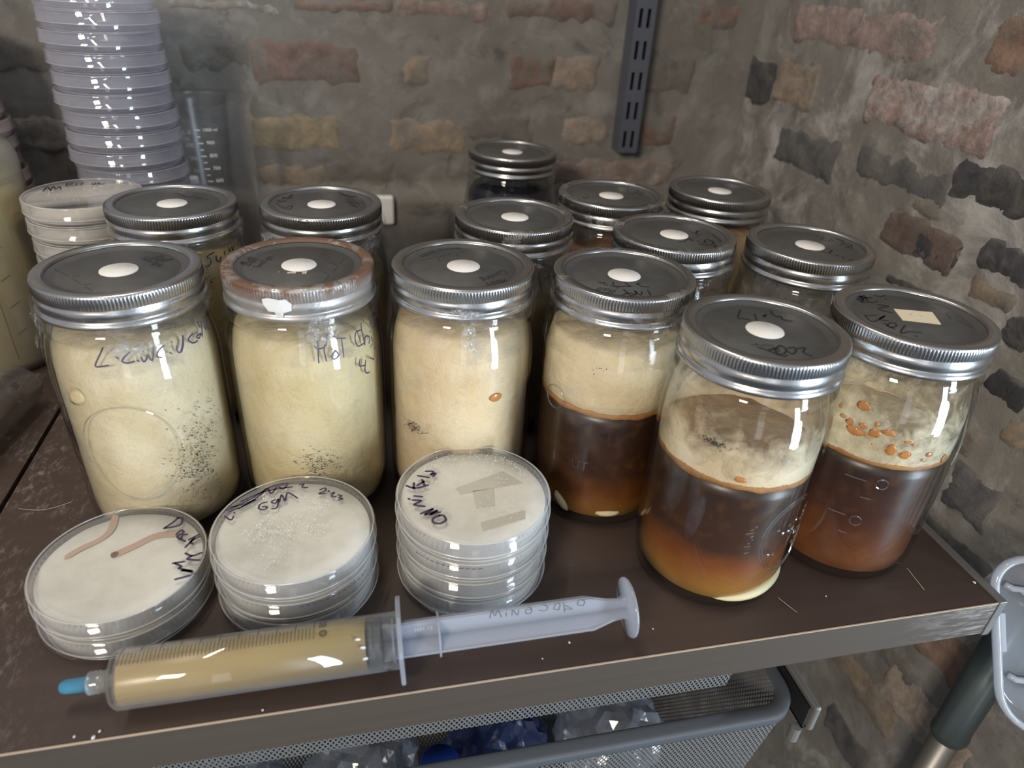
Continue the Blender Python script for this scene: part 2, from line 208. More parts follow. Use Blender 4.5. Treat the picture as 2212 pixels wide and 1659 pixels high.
# ------------------------------------------------------------------ materials
class NT:
    def __init__(s, name):
        s.m = bpy.data.materials.new(name); s.m.use_nodes = True; s.nt = s.m.node_tree; s.nt.nodes.clear()
        s.out = s.nt.nodes.new('ShaderNodeOutputMaterial')
    def n(s, typ, ins=None, **at):
        nd = s.nt.nodes.new('ShaderNode' + typ)
        for k, v in at.items(): setattr(nd, k, v)
        for k, v in (ins or {}).items(): s.set(nd.inputs[k], v)
        return nd
    def set(s, sock, v):
        if isinstance(v, bpy.types.NodeSocket): s.nt.links.new(v, sock)
        else:
            if sock.type == 'RGBA' and len(v) == 3: v = (*v, 1)
            sock.default_value = v
    def mix(s, f, a, b, blend='MIX'):
        nd = s.n('Mix', data_type='RGBA', blend_type=blend)
        s.set(nd.inputs[0], f); s.set(nd.inputs[6], a); s.set(nd.inputs[7], b)
        return nd.outputs[2]
    def ramp(s, f, *st):
        nd = s.n('ValToRGB'); cr = nd.color_ramp
        while len(cr.elements) < len(st): cr.elements.new(0.5)
        for e, (p, c) in zip(cr.elements, st):
            e.position = p; e.color = (c, c, c, 1) if isinstance(c, (int, float)) else (*c, 1)
        s.set(nd.inputs[0], f)
        return nd.outputs[0]
    def math(s, op, a, b=0.0, c=None):
        nd = s.n('Math', operation=op); s.set(nd.inputs[0], a); s.set(nd.inputs[1], b)
        if c is not None: s.set(nd.inputs[2], c)
        return nd.outputs[0]
    def noise(s, co, scale, detail=3, rough=.55, dist=0.0):
        nd = s.n('TexNoise', {'Scale': scale, 'Detail': detail, 'Roughness': rough, 'Distortion': dist})
        if co is not None: s.set(nd.inputs['Vector'], co)
        return nd.outputs['Fac']
    def co(s, kind='Object'): return s.n('TexCoord').outputs[kind]
    def pos(s): return s.n('NewGeometry').outputs['Position']
    def scale(s, v, k):
        nd = s.n('Mapping'); s.set(nd.inputs['Vector'], v); nd.inputs['Scale'].default_value = k
        return nd.outputs[0]
    def bump(s, h, strength=.3, dist=.001, nrm=None):
        nd = s.n('Bump', {'Strength': strength, 'Distance': dist, 'Height': h})
        if nrm is not None: s.set(nd.inputs['Normal'], nrm)
        return nd.outputs[0]
    def pbr(s, col, rough=.5, metal=0.0, nrm=None, **kw):
        nd = s.n('BsdfPrincipled')
        s.set(nd.inputs['Base Color'], col); s.set(nd.inputs['Roughness'], rough); s.set(nd.inputs['Metallic'], metal)
        if nrm is not None: s.set(nd.inputs['Normal'], nrm)
        for k, v in kw.items(): s.set(nd.inputs[k.replace('_', ' ')], v)
        return nd.outputs[0]
    def mixs(s, f, a, b):
        nd = s.n('MixShader'); s.set(nd.inputs[0], f); s.set(nd.inputs[1], a); s.set(nd.inputs[2], b)
        return nd.outputs[0]
    def done(s, sh): s.set(s.out.inputs[0], sh); return s.m
def plain(name, col, rough=.5, metal=0.0, **kw):
    t = NT(name)
    return t.done(t.pbr(col, rough, metal, None, **kw))
def clear(name, tint=(.97, .98, .97), edge=(.72, .76, .75), f0=.045, rough=.02, haze=0.0, haze_col=(.85, .85, .88), edge_haze=0.0, bump=0.0, bscale=60.0):
    """thin transparent wall: Fresnel reflection, tint that deepens where the wall is seen edge on, optional milky haze"""
    t = NT(name)
    nrm = None
    if bump: nrm = t.bump(t.noise(t.co(), bscale, 3), bump, .002)
    lw = t.n('LayerWeight', {'Blend': .5})
    if nrm is not None: t.set(lw.inputs['Normal'], nrm)
    fc = lw.outputs['Facing']
    p3 = t.math('POWER', fc, 3.0)
    tr = t.n('BsdfTransparent', {0: t.mix(p3, tint, edge)}).outputs[0]
    if haze or edge_haze:
        df = t.n('BsdfDiffuse', {0: haze_col}).outputs[0]
        tl = t.n('BsdfTranslucent', {0: haze_col}).outputs[0]
        tr = t.mixs(t.math('MULTIPLY_ADD', p3, edge_haze, haze), tr, t.mixs(.4, df, tl))
    gl = t.n('BsdfGlossy', {0: (1, 1, 1), 'Roughness': rough})
    if nrm is not None: t.set(gl.inputs['Normal'], nrm)
    fr = t.math('MULTIPLY_ADD', t.math('POWER', fc, 5.0), 1 - f0, f0)
    return t.done(t.mixs(fr, tr, gl.outputs[0]))
M_ = {}
M_['glass'] = clear('jar_glass', (.985, .992, .985), (.60, .64, .62), .032, .015, bump=.10, bscale=35)
M_['dish'] = clear('dish_plastic', (.998, .998, .998), (.93, .93, .94), .022, .04, haze=.014, edge_haze=.45, haze_col=(.98, .97, .96))
M_['dish_rim'] = clear('dish_rim_plastic', (.97, .97, .97), (.9, .9, .9), .06, .06, haze=.34, edge_haze=.4, haze_col=(.95, .95, .95))  # milky rim colours paint in the light refracted at the lips
M_['violet_rim'] = clear('violet_dish_rim', (.95, .95, .97), (.85, .85, .9), .06, .06, haze=.34, edge_haze=.4, haze_col=(.80, .79, .86))
M_['rose_rim'] = clear('rose_dish_rim', (.9, .85, .84), (.7, .65, .62), .05, .08, haze=.5, edge_haze=.4, haze_col=(.60, .50, .47))
M_['dish_violet'] = clear('dish_plastic_violet', (.985, .983, .992), (.84, .83, .88), .055, .02, haze=.060, edge_haze=.35, haze_col=(.88, .88, .97))
M_['dish_rose'] = clear('dish_plastic_rose', (.88, .82, .80), (.55, .48, .47), .05, .05, haze=.30, edge_haze=.25, haze_col=(.66, .55, .52))
M_['beaker'] = clear('beaker_glass', (.995, .995, .995), (.95, .95, .95), .010, .22, haze=.010, edge_haze=.08)
M_['barrel'] = clear('syringe_plastic', (.975, .975, .96), (.85, .85, .83), .04, .05, haze=.022, edge_haze=.35)
M_['tube'] = clear('tube_plastic', (.84, .82, .81), (.45, .42, .42), .04, .06, haze=.16, edge_haze=.3, haze_col=(.30, .27, .265))
M_['bin'] = clear('milky_bin_plastic', (.90, .92, .95), (.7, .74, .80), .04, .12, haze=.55, edge_haze=.3, haze_col=(.40, .45, .52))
M_['bin_rim'] = clear('milky_bin_rim', (.90, .92, .95), (.7, .74, .80), .04, .12, haze=.72, edge_haze=.2, haze_col=(.62, .66, .72))
M_['jug'] = clear('jug_plastic', (.93, .92, .88), (.7, .7, .66), .04, .10, haze=.18, edge_haze=.2, haze_col=(.62, .61, .56))
def film_mat():
    t = NT('cling_film')
    c = t.co()
    h = t.noise(t.scale(c, (1, 1, 2.2)), 190, 4, .65, 1.5)
    nrm = t.bump(h, .9, .004)
    gl = t.n('BsdfGlossy', {0: (1, 1, 1), 'Roughness': .12, 'Normal': nrm}).outputs[0]
    df = t.n('BsdfDiffuse', {0: (.85, .86, .88), 'Normal': nrm}).outputs[0]
    tr = t.n('BsdfTransparent', {0: (.992, .992, .992)}).outputs[0]
    lw = t.n('LayerWeight', {'Blend': .5, 'Normal': nrm}).outputs['Facing']
    pt = t.ramp(t.noise(c, 34, 3, .6, .5), (.46, .04), (.62, 1.0))
    a = t.mixs(t.math('MULTIPLY', t.ramp(h, (.60, 0.0), (.70, .22), (.82, .5)), pt), tr, df)
    return t.done(t.mixs(t.math('MULTIPLY', t.math('MULTIPLY_ADD', t.math('POWER', lw, 3.0), .6, .12), pt), a, gl))
M_['film'] = film_mat()
def film_white():
    t = NT('crumpled_white_film'); c = t.co()
    h = t.noise(c, 330, 4, .7, 1.2); nrm = t.bump(h, 1.0, .004)
    e = t.n('Attribute', attribute_name='edge').outputs['Fac']
    a = t.math('MULTIPLY', t.ramp(h, (.40, .05), (.62, .75)), e)
    gl = t.n('BsdfGlossy', {0: (1, 1, 1), 'Roughness': .15, 'Normal': nrm}).outputs[0]
    b = t.mixs(.3, t.n('BsdfDiffuse', {0: (.80, .81, .83), 'Normal': nrm}).outputs[0], gl)
    return t.done(t.mixs(a, t.n('BsdfTransparent').outputs[0], b))
M_['film_white'] = film_white()
def metal_band(name, rust):
    t = NT(name); c = t.co()
    n1 = t.noise(c, 55, 5, .65, .6); n2 = t.noise(c, 420, 3, .6)
    f = t.ramp(t.math('MULTIPLY_ADD', n2, .25, n1), (.86 - rust * .5, 0.0), (.98 - rust * .42, min(1.0, .25 + rust)))
    if rust > .5: f = t.math('MULTIPLY', f, t.n('MapRange', {0: t.n('SeparateXYZ', {0: c}).outputs[2], 1: .1595, 2: .1700, 3: .30, 4: 1.0}).outputs[0])
    base = t.mix(t.noise(c, 90, 3), (.46, .46, .46), (.62, .62, .615))
    col = t.mix(f, base, t.mix(n2, (.10, .055, .034), (.20, .115, .075)))
    return t.done(t.pbr(col, t.math('MULTIPLY_ADD', f, .45, .26), t.math('MULTIPLY_ADD', f, -.75, 1.0), t.bump(t.math('MULTIPLY_ADD', f, 2.0, n2), .12, .0006)))
M_['band'] = metal_band('zinc_band', 0.0); M_['band_rust'] = metal_band('zinc_band_spotted', .32); M_['band_rusty'] = metal_band('zinc_band_rusty', .85)
def lid_mat():
    t = NT('pewter_lid'); c = t.co()
    n1 = t.noise(c, 38, 4, .6, .4); sp = t.noise(c, 900, 2)
    col = t.mix(t.ramp(n1, (.35, 0.0), (.75, 1.0)), (.090, .091, .090), (.125, .125, .122))
    col = t.mix(t.ramp(sp, (.70, 0.0), (.76, .5)), col, (.4, .38, .34))
    return t.done(t.pbr(col, t.math('MULTIPLY_ADD', n1, .25, .34), .45))
M_['lid'] = lid_mat()
def patch_mat():
    t = NT('white_filter_patch'); c = t.co()
    wv = t.n('TexWave', {'Vector': c, 'Scale': 420.0, 'Distortion': 1.0}).outputs['Fac']
    col = t.mix(wv, (.70, .675, .65), (.80, .78, .76))
    col = t.mix(t.ramp(t.noise(c, 120, 4), (.62, 0.0), (.8, .5)), col, (.45, .40, .33))
    return t.done(t.pbr(col, .85, 0, t.bump(wv, .3, .0003)))
M_['patch'] = patch_mat()
M_['patch_beige'] = plain('beige_tape_square', (.66, .58, .43), .8)
M_['ink'] = plain('black_marker_ink', (.018, .016, .022), .45)
M_['ink_violet'] = plain('dark_violet_marker_ink', (.040, .030, .070), .5)
M_['ink_grey'] = plain('grey_marker_ink', (.085, .09, .105), .6)
M_['print'] = plain('black_lid_print', (.022, .022, .022), .5)
M_['print_dark'] = plain('dark_graduation_print', (.035, .026, .015), .6)
M_['print_white'] = plain('white_graduation_print', (.55, .54, .52), .6)
M_['residue'] = plain('torn_paper_residue', (.50, .44, .36), .8)
M_['speck'] = plain('black_specks', (.035, .03, .022), .7)
M_['white_tab'] = plain('white_plastic', (.62, .61, .60), .5)
def cream(name, a, b, c_, spot=.0, relief=.5, brown=None, bf=(.66, .74)):
    """mycelium pressed against glass: a body colour, paler fluffy areas, warmer blotches"""
    t = NT(name); c = t.co()
    n1 = t.noise(c, 26, 5, .6, .5); n2 = t.noise(c, 75, 5, .65, .4); n3 = t.noise(c, 700, 3, .7)
    col = t.mix(t.ramp(n1, (.34, 0.0), (.68, 1.0)), a, b)
    col = t.mix(t.ramp(n2, (.58, 0.0), (.76, .8)), col, c_)
    if brown: col = t.mix(t.ramp(t.noise(t.scale(c, (1, 1, 1.4)), 42, 4, .55, .8), (bf[0], 0.0), (bf[1], .8)), col, brown)
    col = t.mix(t.math('MULTIPLY', t.ramp(t.noise(c, 38, 5, .65, .7), (.48, 0.0), (.66, 1.0)), .42), col, (a[0] * .72, a[1] * .76, a[2] * .98))
    col = t.mix(t.math('MULTIPLY', t.ramp(n3, (.56, 0.0), (.72, 1.0)), .26 + spot), col, (a[0] * .45, a[1] * .43, a[2] * .40))
    h = t.math('MULTIPLY_ADD', n2, .8, t.math('MULTIPLY', n1, .7))
    return t.done(t.pbr(col, .7, 0, t.bump(h, relief, .004), Subsurface_Weight=.12, Subsurface_Radius=(.006, .004, .002), Subsurface_Scale=1.0))
M_['cake_pale'] = cream('pale_yellow_mycelium', (.56, .44, .265), (.64, .54, .38), (.59, .43, .20), .12)
M_['cake_yellow'] = cream('yellow_mycelium', (.57, .445, .235), (.62, .515, .33), (.60, .43, .165), .10)
M_['cake_warm'] = cream('warm_cream_mycelium', (.66, .485, .285), (.71, .575, .395), (.64, .41, .18), .05, brown=(.52, .22, .05), bf=(.74, .80))
M_['cake_amber'] = cream('amber_mycelium', (.84, .60, .25), (.88, .68, .36), (.76, .48, .16), .06)
M_['cake_tan'] = cream('tan_mycelium', (.30, .22, .12), (.36, .26, .14), (.36, .20, .06), .05)
M_['cake_orange'] = cream('orange_tan_grain', (.42, .25, .11), (.50, .36, .20), (.55, .42, .26), .05, .6)
M_['float_cream'] = cream('cream_floating_mycelium', (.70, .54, .33), (.76, .64, .44), (.62, .43, .21), .02)
def skin(name, lo, hi, dens, col_a, col_b, scale=60):
    """patchy mycelium film clinging to the glass above a liquid: dense at height lo (m), sparse at hi"""
    t = NT(name); c = t.co()
    z = t.n('SeparateXYZ', {0: c}).outputs[2]
    g = t.n('MapRange', {0: z, 1: lo, 2: hi, 3: dens, 4: -.10}).outputs[0]
    n = t.noise(c, scale, 6, .66, .6); n2 = t.noise(c, scale * .35, 3, .6, .4)
    a = t.ramp(t.math('ADD', t.math('MULTIPLY_ADD', n2, .6, t.math('MULTIPLY', n, .75)), g), (.66, .05), (.80, .45), (1.0, .97))
    col = t.mix(t.ramp(t.noise(c, 30, 4), (.4, 0.0), (.65, 1.0)), col_a, col_b)
    b = t.pbr(col, .7, 0, t.bump(n, .5, .003))
    return t.done(t.mixs(a, t.n('BsdfTransparent').outputs[0], b))
M_['skin5'] = skin('patchy_cream_film', .095, .142, .42, (.68, .53, .35), (.76, .64, .46))
M_['skin6'] = skin('thin_speckled_film', .092, .146, .30, (.68, .57, .40), (.76, .67, .50), 95)
M_['skin4'] = skin('thick_cream_film', .092, .150, .95, (.66, .54, .34), (.74, .66, .48))
M_['skinG'] = skin('thin_grey_film', .05, .15, .16, (.34, .28, .22), (.42, .35, .28), 50)
def liquid(name, stops, h):
    """culture broth: brown top, amber below paints in light shining through, pale sediment at base"""
    t = NT(name); c = t.co()
    z = t.n('SeparateXYZ', {0: c}).outputs[2]
    n = t.noise(t.scale(c, (1, 1, 1.5)), 30, 4, .6, .8)
    f = t.math('ADD', t.math('DIVIDE', z, h), t.math('MULTIPLY_ADD', n, .16, -.08))
    col = t.ramp(f, *stops)
    n2 = t.noise(c, 110, 4)
    col = t.mix(t.ramp(n2, (.5, 0.0), (.8, .18)), col, (.34, .15, .04))
    return t.done(t.pbr(col, .35, 0, None, Subsurface_Weight=.10, Subsurface_Radius=(.012, .005, .002), Subsurface_Scale=1.0))
M_['liq4'] = liquid('dark_brown_broth', ((.0, (.30, .19, .065)), (.14, (.24, .10, .020)), (.30, (.14, .042, .008)), (.50, (.050, .018, .008)), (1.0, (.028, .013, .008))), .092)
M_['liq5'] = liquid('red_brown_broth', ((.0, (.36, .23, .080)), (.16, (.30, .135, .028)), (.36, (.21, .060, .014)), (.52, (.055, .022, .012)), (1.0, (.034, .017, .011))), .094)
M_['liq6'] = liquid('amber_brown_broth', ((.0, (.24, .12, .055)), (.12, (.15, .052, .018)), (.36, (.105, .030, .009)), (.58, (.055, .018, .009)), (1.0, (.030, .014, .009))), .093)
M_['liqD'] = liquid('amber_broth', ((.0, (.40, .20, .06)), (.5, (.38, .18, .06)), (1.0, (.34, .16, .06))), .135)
M_['rim_orange'] = cream('orange_foam_rim', (.30, .115, .028), (.50, .26, .09), (.16, .06, .02), .0)
M_['drop'] = plain('amber_droplet', (.46, .19, .055), .2)
M_['grain_white'] = plain('white_sediment', (.70, .60, .36), .6)
M_['berry'] = plain('dark_blue_grain', (.012, .012, .022), .22)
M_['brown_in'] = plain('brown_interior_liquid', (.17, .075, .03), .3)
def agar_mat(name, a, b, c_):
    t = NT(name); c = t.co()
    n1 = t.noise(c, 45, 5, .6, .6); n2 = t.noise(c, 160, 4, .6)
    col = t.mix(t.ramp(n1, (.34, 0.0), (.68, 1.0)), a, b)
    col = t.mix(t.ramp(n2, (.55, 0.0), (.8, .5)), col, c_)
    return t.done(t.pbr(col, .55, 0, t.bump(n1, .25, .002), Subsurface_Weight=.1, Subsurface_Radius=(.004, .004, .003), Subsurface_Scale=1.0))
M_['agar'] = agar_mat('white_mycelium_on_agar', (.64, .62, .55), (.74, .73, .67), (.58, .55, .45))
M_['agar_grey'] = agar_mat('grey_white_mycelium_on_agar', (.58, .58, .52), (.74, .73, .68), (.62, .60, .50))
M_['agar_rose'] = agar_mat('rose_beige_agar', (.42, .34, .31), (.46, .38, .35), (.38, .30, .27))
M_['agar_plain'] = agar_mat('beige_agar', (.56, .51, .44), (.62, .58, .50), (.52, .47, .40))
M_['streak'] = plain('rust_pink_streak', (.50, .35, .27), .7)
M_['agar_cut'] = plain('bare_agar_cut', (.50, .49, .42), .35)
def syr_liquid():
    t = NT('pale_amber_culture'); c = t.co()
    n = t.noise(t.scale(c, (12, 60, 60)), 1.0, 4, .6, .5)
    col = t.mix(n, (.33, .225, .070), (.42, .31, .12))
    return t.done(t.pbr(col, .3))
M_['syr_liquid'] = syr_liquid()
M_['plunger'] = clear('frosted_plunger', (.86, .88, .92), (.75, .78, .84), .04, .12, haze=.46, edge_haze=.3, haze_col=(.60, .63, .70))
M_['stopper'] = plain('grey_rubber_stopper', (.055, .06, .07), .45)
M_['blue_cap'] = clear('blue_tip_plastic', (.30, .66, .82), (.2, .5, .7), .05, .06, haze=.6, haze_col=(.12, .42, .62), edge_haze=.2)
M_['luer'] = clear('luer_plastic', (.9, .9, .9), (.7, .72, .75), .05, .08, haze=.35, haze_col=(.62, .62, .60), edge_haze=.3)
M_['droplet_clear'] = plain('condensation', (.82, .82, .80), .08, 0.0)
M_['jug_liquid'] = plain('pale_olive_liquid', (.40, .335, .17), .4)
def board_mat():
    t = NT('dark_brown_melamine'); p = t.pos()
    n1 = t.noise(p, 9, 4, .6); st = t.noise(t.scale(p, (5, 110, 20)), 1.0, 4, .6, .3); sc_ = t.noise(t.scale(p, (14, 300, 30)), 1.0, 3, .7, 1.4)
    dust = t.noise(t.scale(p, (1.0, .45, 1)), 240, 6, .75, .6)
    col = t.mix(n1, (.038, .024, .020), (.052, .034, .028))
    col = t.mix(t.math('MULTIPLY', st, .35), col, (.085, .058, .046))
    col = t.mix(t.ramp(sc_, (.70, 0.0), (.80, .30)), col, (.22, .18, .15))
    x = t.n('SeparateXYZ', {0: p}).outputs[0]
    lf = t.n('MapRange', {0: x, 1: -.20, 2: -.275, 3: 0.0, 4: 1.0}).outputs[0]
    col = t.mix(t.math('MULTIPLY', t.ramp(dust, (.50, 0.0), (.76, .75)), t.math('MULTIPLY', lf, t.ramp(t.noise(p, 30, 3), (.40, 0.0), (.62, 1.0)))), col, (.36, .33, .31))
    return t.done(t.pbr(col, t.math('MULTIPLY_ADD', st, .22, .40), 0, t.bump(st, .05, .001), Specular_IOR_Level=.42))
M_['board'] = board_mat()
def face_mat():
    t = NT('brushed_brown_edge'); p = t.pos()
    n = t.noise(t.scale(p, (3, 60, 420)), 1.0, 4, .65); w_ = t.noise(t.scale(p, (60, 60, 420)), 1.0, 4, .7, .6)
    x = t.n('SeparateXYZ', {0: p}).outputs[0]
    wear = t.math('MULTIPLY', t.ramp(w_, (.46, 0.0), (.66, .8)), t.n('MapRange', {0: x, 1: .27, 2: .335, 3: 0.0, 4: 1.0}).outputs[0])
    col = t.mix(n, (.078, .063, .050), (.108, .088, .071))
    col = t.mix(wear, col, (.36, .345, .33))
    return t.done(t.pbr(col, .42, .35))
M_['face'] = face_mat()
M_['edge_trim'] = plain('worn_bright_edge', (.52, .41, .31), .4, .3)
M_['end_cap'] = plain('grey_end_cap', (.155, .157, .155), .45, .3)
M_['seam'] = plain('dark_gap', (.02, .015, .012), .9)
M_['rail'] = plain('dark_blue_grey_steel', (.105, .115, .145), .40, .4)
M_['rail_slot'] = plain('slot_shadow_steel', (.012, .012, .014), .8)
M_['rim'] = plain('grey_drawer_rim', (.19, .205, .225), .32, .6)
M_['runner'] = plain('grey_runner', (.20, .195, .185), .45, .3)
M_['runner_in'] = plain('black_runner_channel', (.012, .012, .013), .6)
M_['pole'] = plain('grey_green_pole', (.085, .105, .105), .30, .5)
M_['pole_in'] = plain('brushed_inner_pole', (.20, .19, .17), .4, .6)
def mesh_mat():
    t = NT('expanded_steel_mesh'); c = t.n('UVMap').outputs[0] if False else t.co('UV')
    u = t.n('SeparateXYZ', {0: c})
    a = t.math('ADD', u.outputs[0], u.outputs[1]); b = t.math('SUBTRACT', u.outputs[0], u.outputs[1])
    s1 = t.math('ABSOLUTE', t.math('SINE', t.math('MULTIPLY', a, PI))); s2 = t.math('ABSOLUTE', t.math('SINE', t.math('MULTIPLY', b, PI)))
    hole = t.math('GREATER_THAN', t.math('MINIMUM', s1, s2), .60)
    m = t.pbr((.22, .22, .215), .45, .5, t.bump(t.math('MINIMUM', s1, s2), .4, .001))
    return t.done(t.mixs(hole, m, t.n('BsdfTransparent').outputs[0]))
M_['mesh'] = mesh_mat()
M_['bag'] = clear('plastic_bag', (.86, .88, .92), (.7, .74, .8), .06, .10, haze=.40, edge_haze=.3, haze_col=(.50, .52, .57), bump=.5, bscale=45)
M_['bag_blue'] = clear('blue_plastic_bag', (.5, .58, .78), (.4, .45, .6), .05, .15, haze=.55, edge_haze=.2, haze_col=(.07, .10, .25), bump=.4)
M_['blue_lid'] = plain('blue_cap_plastic', (.02, .06, .34), .4)
M_['paper'] = plain('white_paper_slip', (.62, .63, .68), .7)
M_['red_bit'] = plain('red_plastic_bit', (.45, .08, .05), .4)
def plaster_nodes(t, p):
    n1 = t.noise(p, 7, 5, .6, .3); n2 = t.noise(p, 28, 6, .65, .5); n3 = t.noise(p, 180, 4, .7)
    col = t.mix(t.ramp(n1, (.32, 0.0), (.70, 1.0)), (.104, .095, .084), (.160, .150, .136))
    col = t.mix(t.ramp(n2, (.50, 0.0), (.74, .65)), col, (.225, .217, .202))
    col = t.mix(t.ramp(t.noise(p, 13, 4, .6, .8), (.58, 0.0), (.74, .5)), col, (.120, .100, .082))
    col = t.mix(t.math('MULTIPLY', t.ramp(n3, (.62, 0.0), (.78, 1.0)), .35), col, (.34, .325, .30))
    h = t.math('ADD', t.math('MULTIPLY', n2, .7), t.math('MULTIPLY', n3, .22))
    return col, h
def wall_mat(name, lo, gain):
    t = NT(name); p = t.pos()
    col, h = plaster_nodes(t, p)
    col = t.mix(t.ramp(t.noise(p, 21, 6, .7, .6), (.56, 0.0), (.70, .75)), col, (.050, .047, .044))
    fr = t.ramp(t.noise(p, 11, 7, .72, .9), (lo, 0.0), (lo + .20, .72))
    col = t.mix(fr, col, (.38, .37, .36))
    col = t.mix(1.0, col, (gain, gain, gain), 'MULTIPLY')
    return t.done(t.pbr(col, .85, 0, t.bump(h, .35, .005)))
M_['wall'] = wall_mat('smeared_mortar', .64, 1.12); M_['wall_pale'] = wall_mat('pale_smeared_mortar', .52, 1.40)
def brick_mat():
    t = NT('old_brick'); p = t.pos()
    tint = t.n('ObjectInfo').outputs['Color']
    at = t.n('Attribute', attribute_name='frost', attribute_type='OBJECT').outputs['Fac']
    sm = t.n('Attribute', attribute_name='smear', attribute_type='OBJECT').outputs['Fac']
    pc, h = plaster_nodes(t, p)
    n2 = t.noise(p, 60, 6, .7, .6); n3 = t.noise(p, 240, 4, .7)
    col = t.mix(t.ramp(n2, (.35, 0.0), (.7, 1.0)), tint, t.mix(1.0, tint, (1.7, 1.65, 1.6), 'MULTIPLY'))
    col = t.mix(t.math('MULTIPLY', t.ramp(n3, (.55, 0.0), (.75, 1.0)), .4), col, t.mix(.5, tint, (.02, .02, .02)))
    f = t.ramp(t.math('ADD', t.math('MULTIPLY_ADD', t.noise(p, 150, 5, .75), .35, t.math('MULTIPLY', t.noise(p, 26, 5, .7, .2), .72)), t.math('MULTIPLY_ADD', at, .40, -.36)), (.50, 0.0), (.66, .85))
    col = t.mix(f, col, (.44, .42, .41))
    g = t.ramp(t.math('ADD', t.noise(p, 26, 5, .65, .7), t.math('MULTIPLY_ADD', sm, .5, -.25)), (.44, 0.0), (.64, .92))
    ed = t.n('Attribute', attribute_name='edge').outputs['Fac']
    eg = t.ramp(t.math('ADD', t.math('MULTIPLY', t.noise(p, 70, 5, .7, .6), .9), t.math('MULTIPLY', ed, -.75)), (.02, 0.0), (.36, 1.0))
    col = t.mix(t.math('MAXIMUM', g, eg), col, pc)
    return t.done(t.pbr(col, .88, 0, t.bump(t.math('ADD', h, t.math('MULTIPLY', n2, .6)), .45, .005)))
M_['brick'] = brick_mat()
M_['floor'] = plain('dark_floor', (.018, .022, .028), .6)
# ------------------------------------------------------------------ setting: walls, floor
WY, WX = 0.430, 0.434
def sstep(a, b, x):
    t = min(1, max(0, (x - a) / (b - a))); return t * t * (3 - 2 * t)
def back_y(x, z):
    led = (1 - sstep(.0925, .0975, z + .004 * fbm(x * 9, 3, 0))) * sstep(.17, .12, x)
    return WY - .013 * led - .0022 * fbm(x * 11, z * 11, 1.3) - .0010 * fbm(x * 55, z * 55, 4.1) - .006 * sstep(.395, .430, x)
def right_x(y, z):
    return WX - .0030 * fbm(y * 9, z * 9, 7.7) - .0014 * fbm(y * 48, z * 48, 2.2) - .004 * sstep(.40, .43, y) 
def axis(segs):
    out = []
    for a, b, n in segs: out += [a + (b - a) * i / n for i in range(n)]
    return out + [segs[-1][1]]
def wall_slab(name, us, zs, front, back):
    nu, nz = len(us), len(zs)
    vs = [front(u, z) for z in zs for u in us] + [back(u, z) for z in (zs[0], zs[-1]) for u in (us[0], us[-1])]
    fs = [(j * nu + i, j * nu + i + 1, (j + 1) * nu + i + 1, (j + 1) * nu + i) for j in range(nz - 1) for i in range(nu - 1)]
    b = nu * nz
    fs += [(b, b + 1, b + 3, b + 2), [i for i in range(nu)][::-1] + [b, b + 1], [(nz - 1) * nu + i for i in range(nu)] + [b + 3, b + 2],
           [j * nu for j in range(nz)] + [b + 2, b], [j * nu + nu - 1 for j in range(nz)][::-1] + [b + 1, b + 3]]
    o = obj(name, mesh(vs, fs), M_['wall_pale' if 'right' in name else 'wall']); o['kind'] = 'structure'
    return o
zs = axis([(-1.0, -.36, 14), (-.36, .42, 120), (.42, 1.3, 18)])
wall_back = wall_slab('wall_back', axis([(-1.3, -.50, 14), (-.55, .430, 150), (.430, .50, 4)]), zs, lambda x, z: (x, back_y(x, z), z), lambda x, z: (x, WY + .12, z))
wall_right = wall_slab('wall_right', axis([(-.24, .44, 126)]), zs, lambda y, z: (right_x(y, z), y, z), lambda y, z: (WX + .12, y, z))
mb = MB(); mb.box(-1.6, 1.6, -2.6, .6, -1.02, -1.0); fl = mb.build('floor', M_['floor']); fl['kind'] = 'structure'
KIND = {'p': ((.135, .095, .083), .15, .50), 'pw': ((.17, .13, .117), .75, .45), 'pW': ((.17, .122, .11), .95, .30), 'w': ((.15, .137, .125), .85, .55),
        'r': ((.13, .085, .066), .05, .48), 'b': ((.175, .140, .105), .10, .48), 'bk': ((.155, .128, .09), .15, .42), 'bw': ((.19, .155, .125), .45, .42),
        'g': ((.105, .094, .083), .05, .62), 'k': ((.030, .030, .033), .10, .30), 'kg': ((.055, .055, .058), .05, .54), 'kr': ((.075, .055, .048), .10, .40), 'bg': ((.17, .14, .11), .1, .6)}
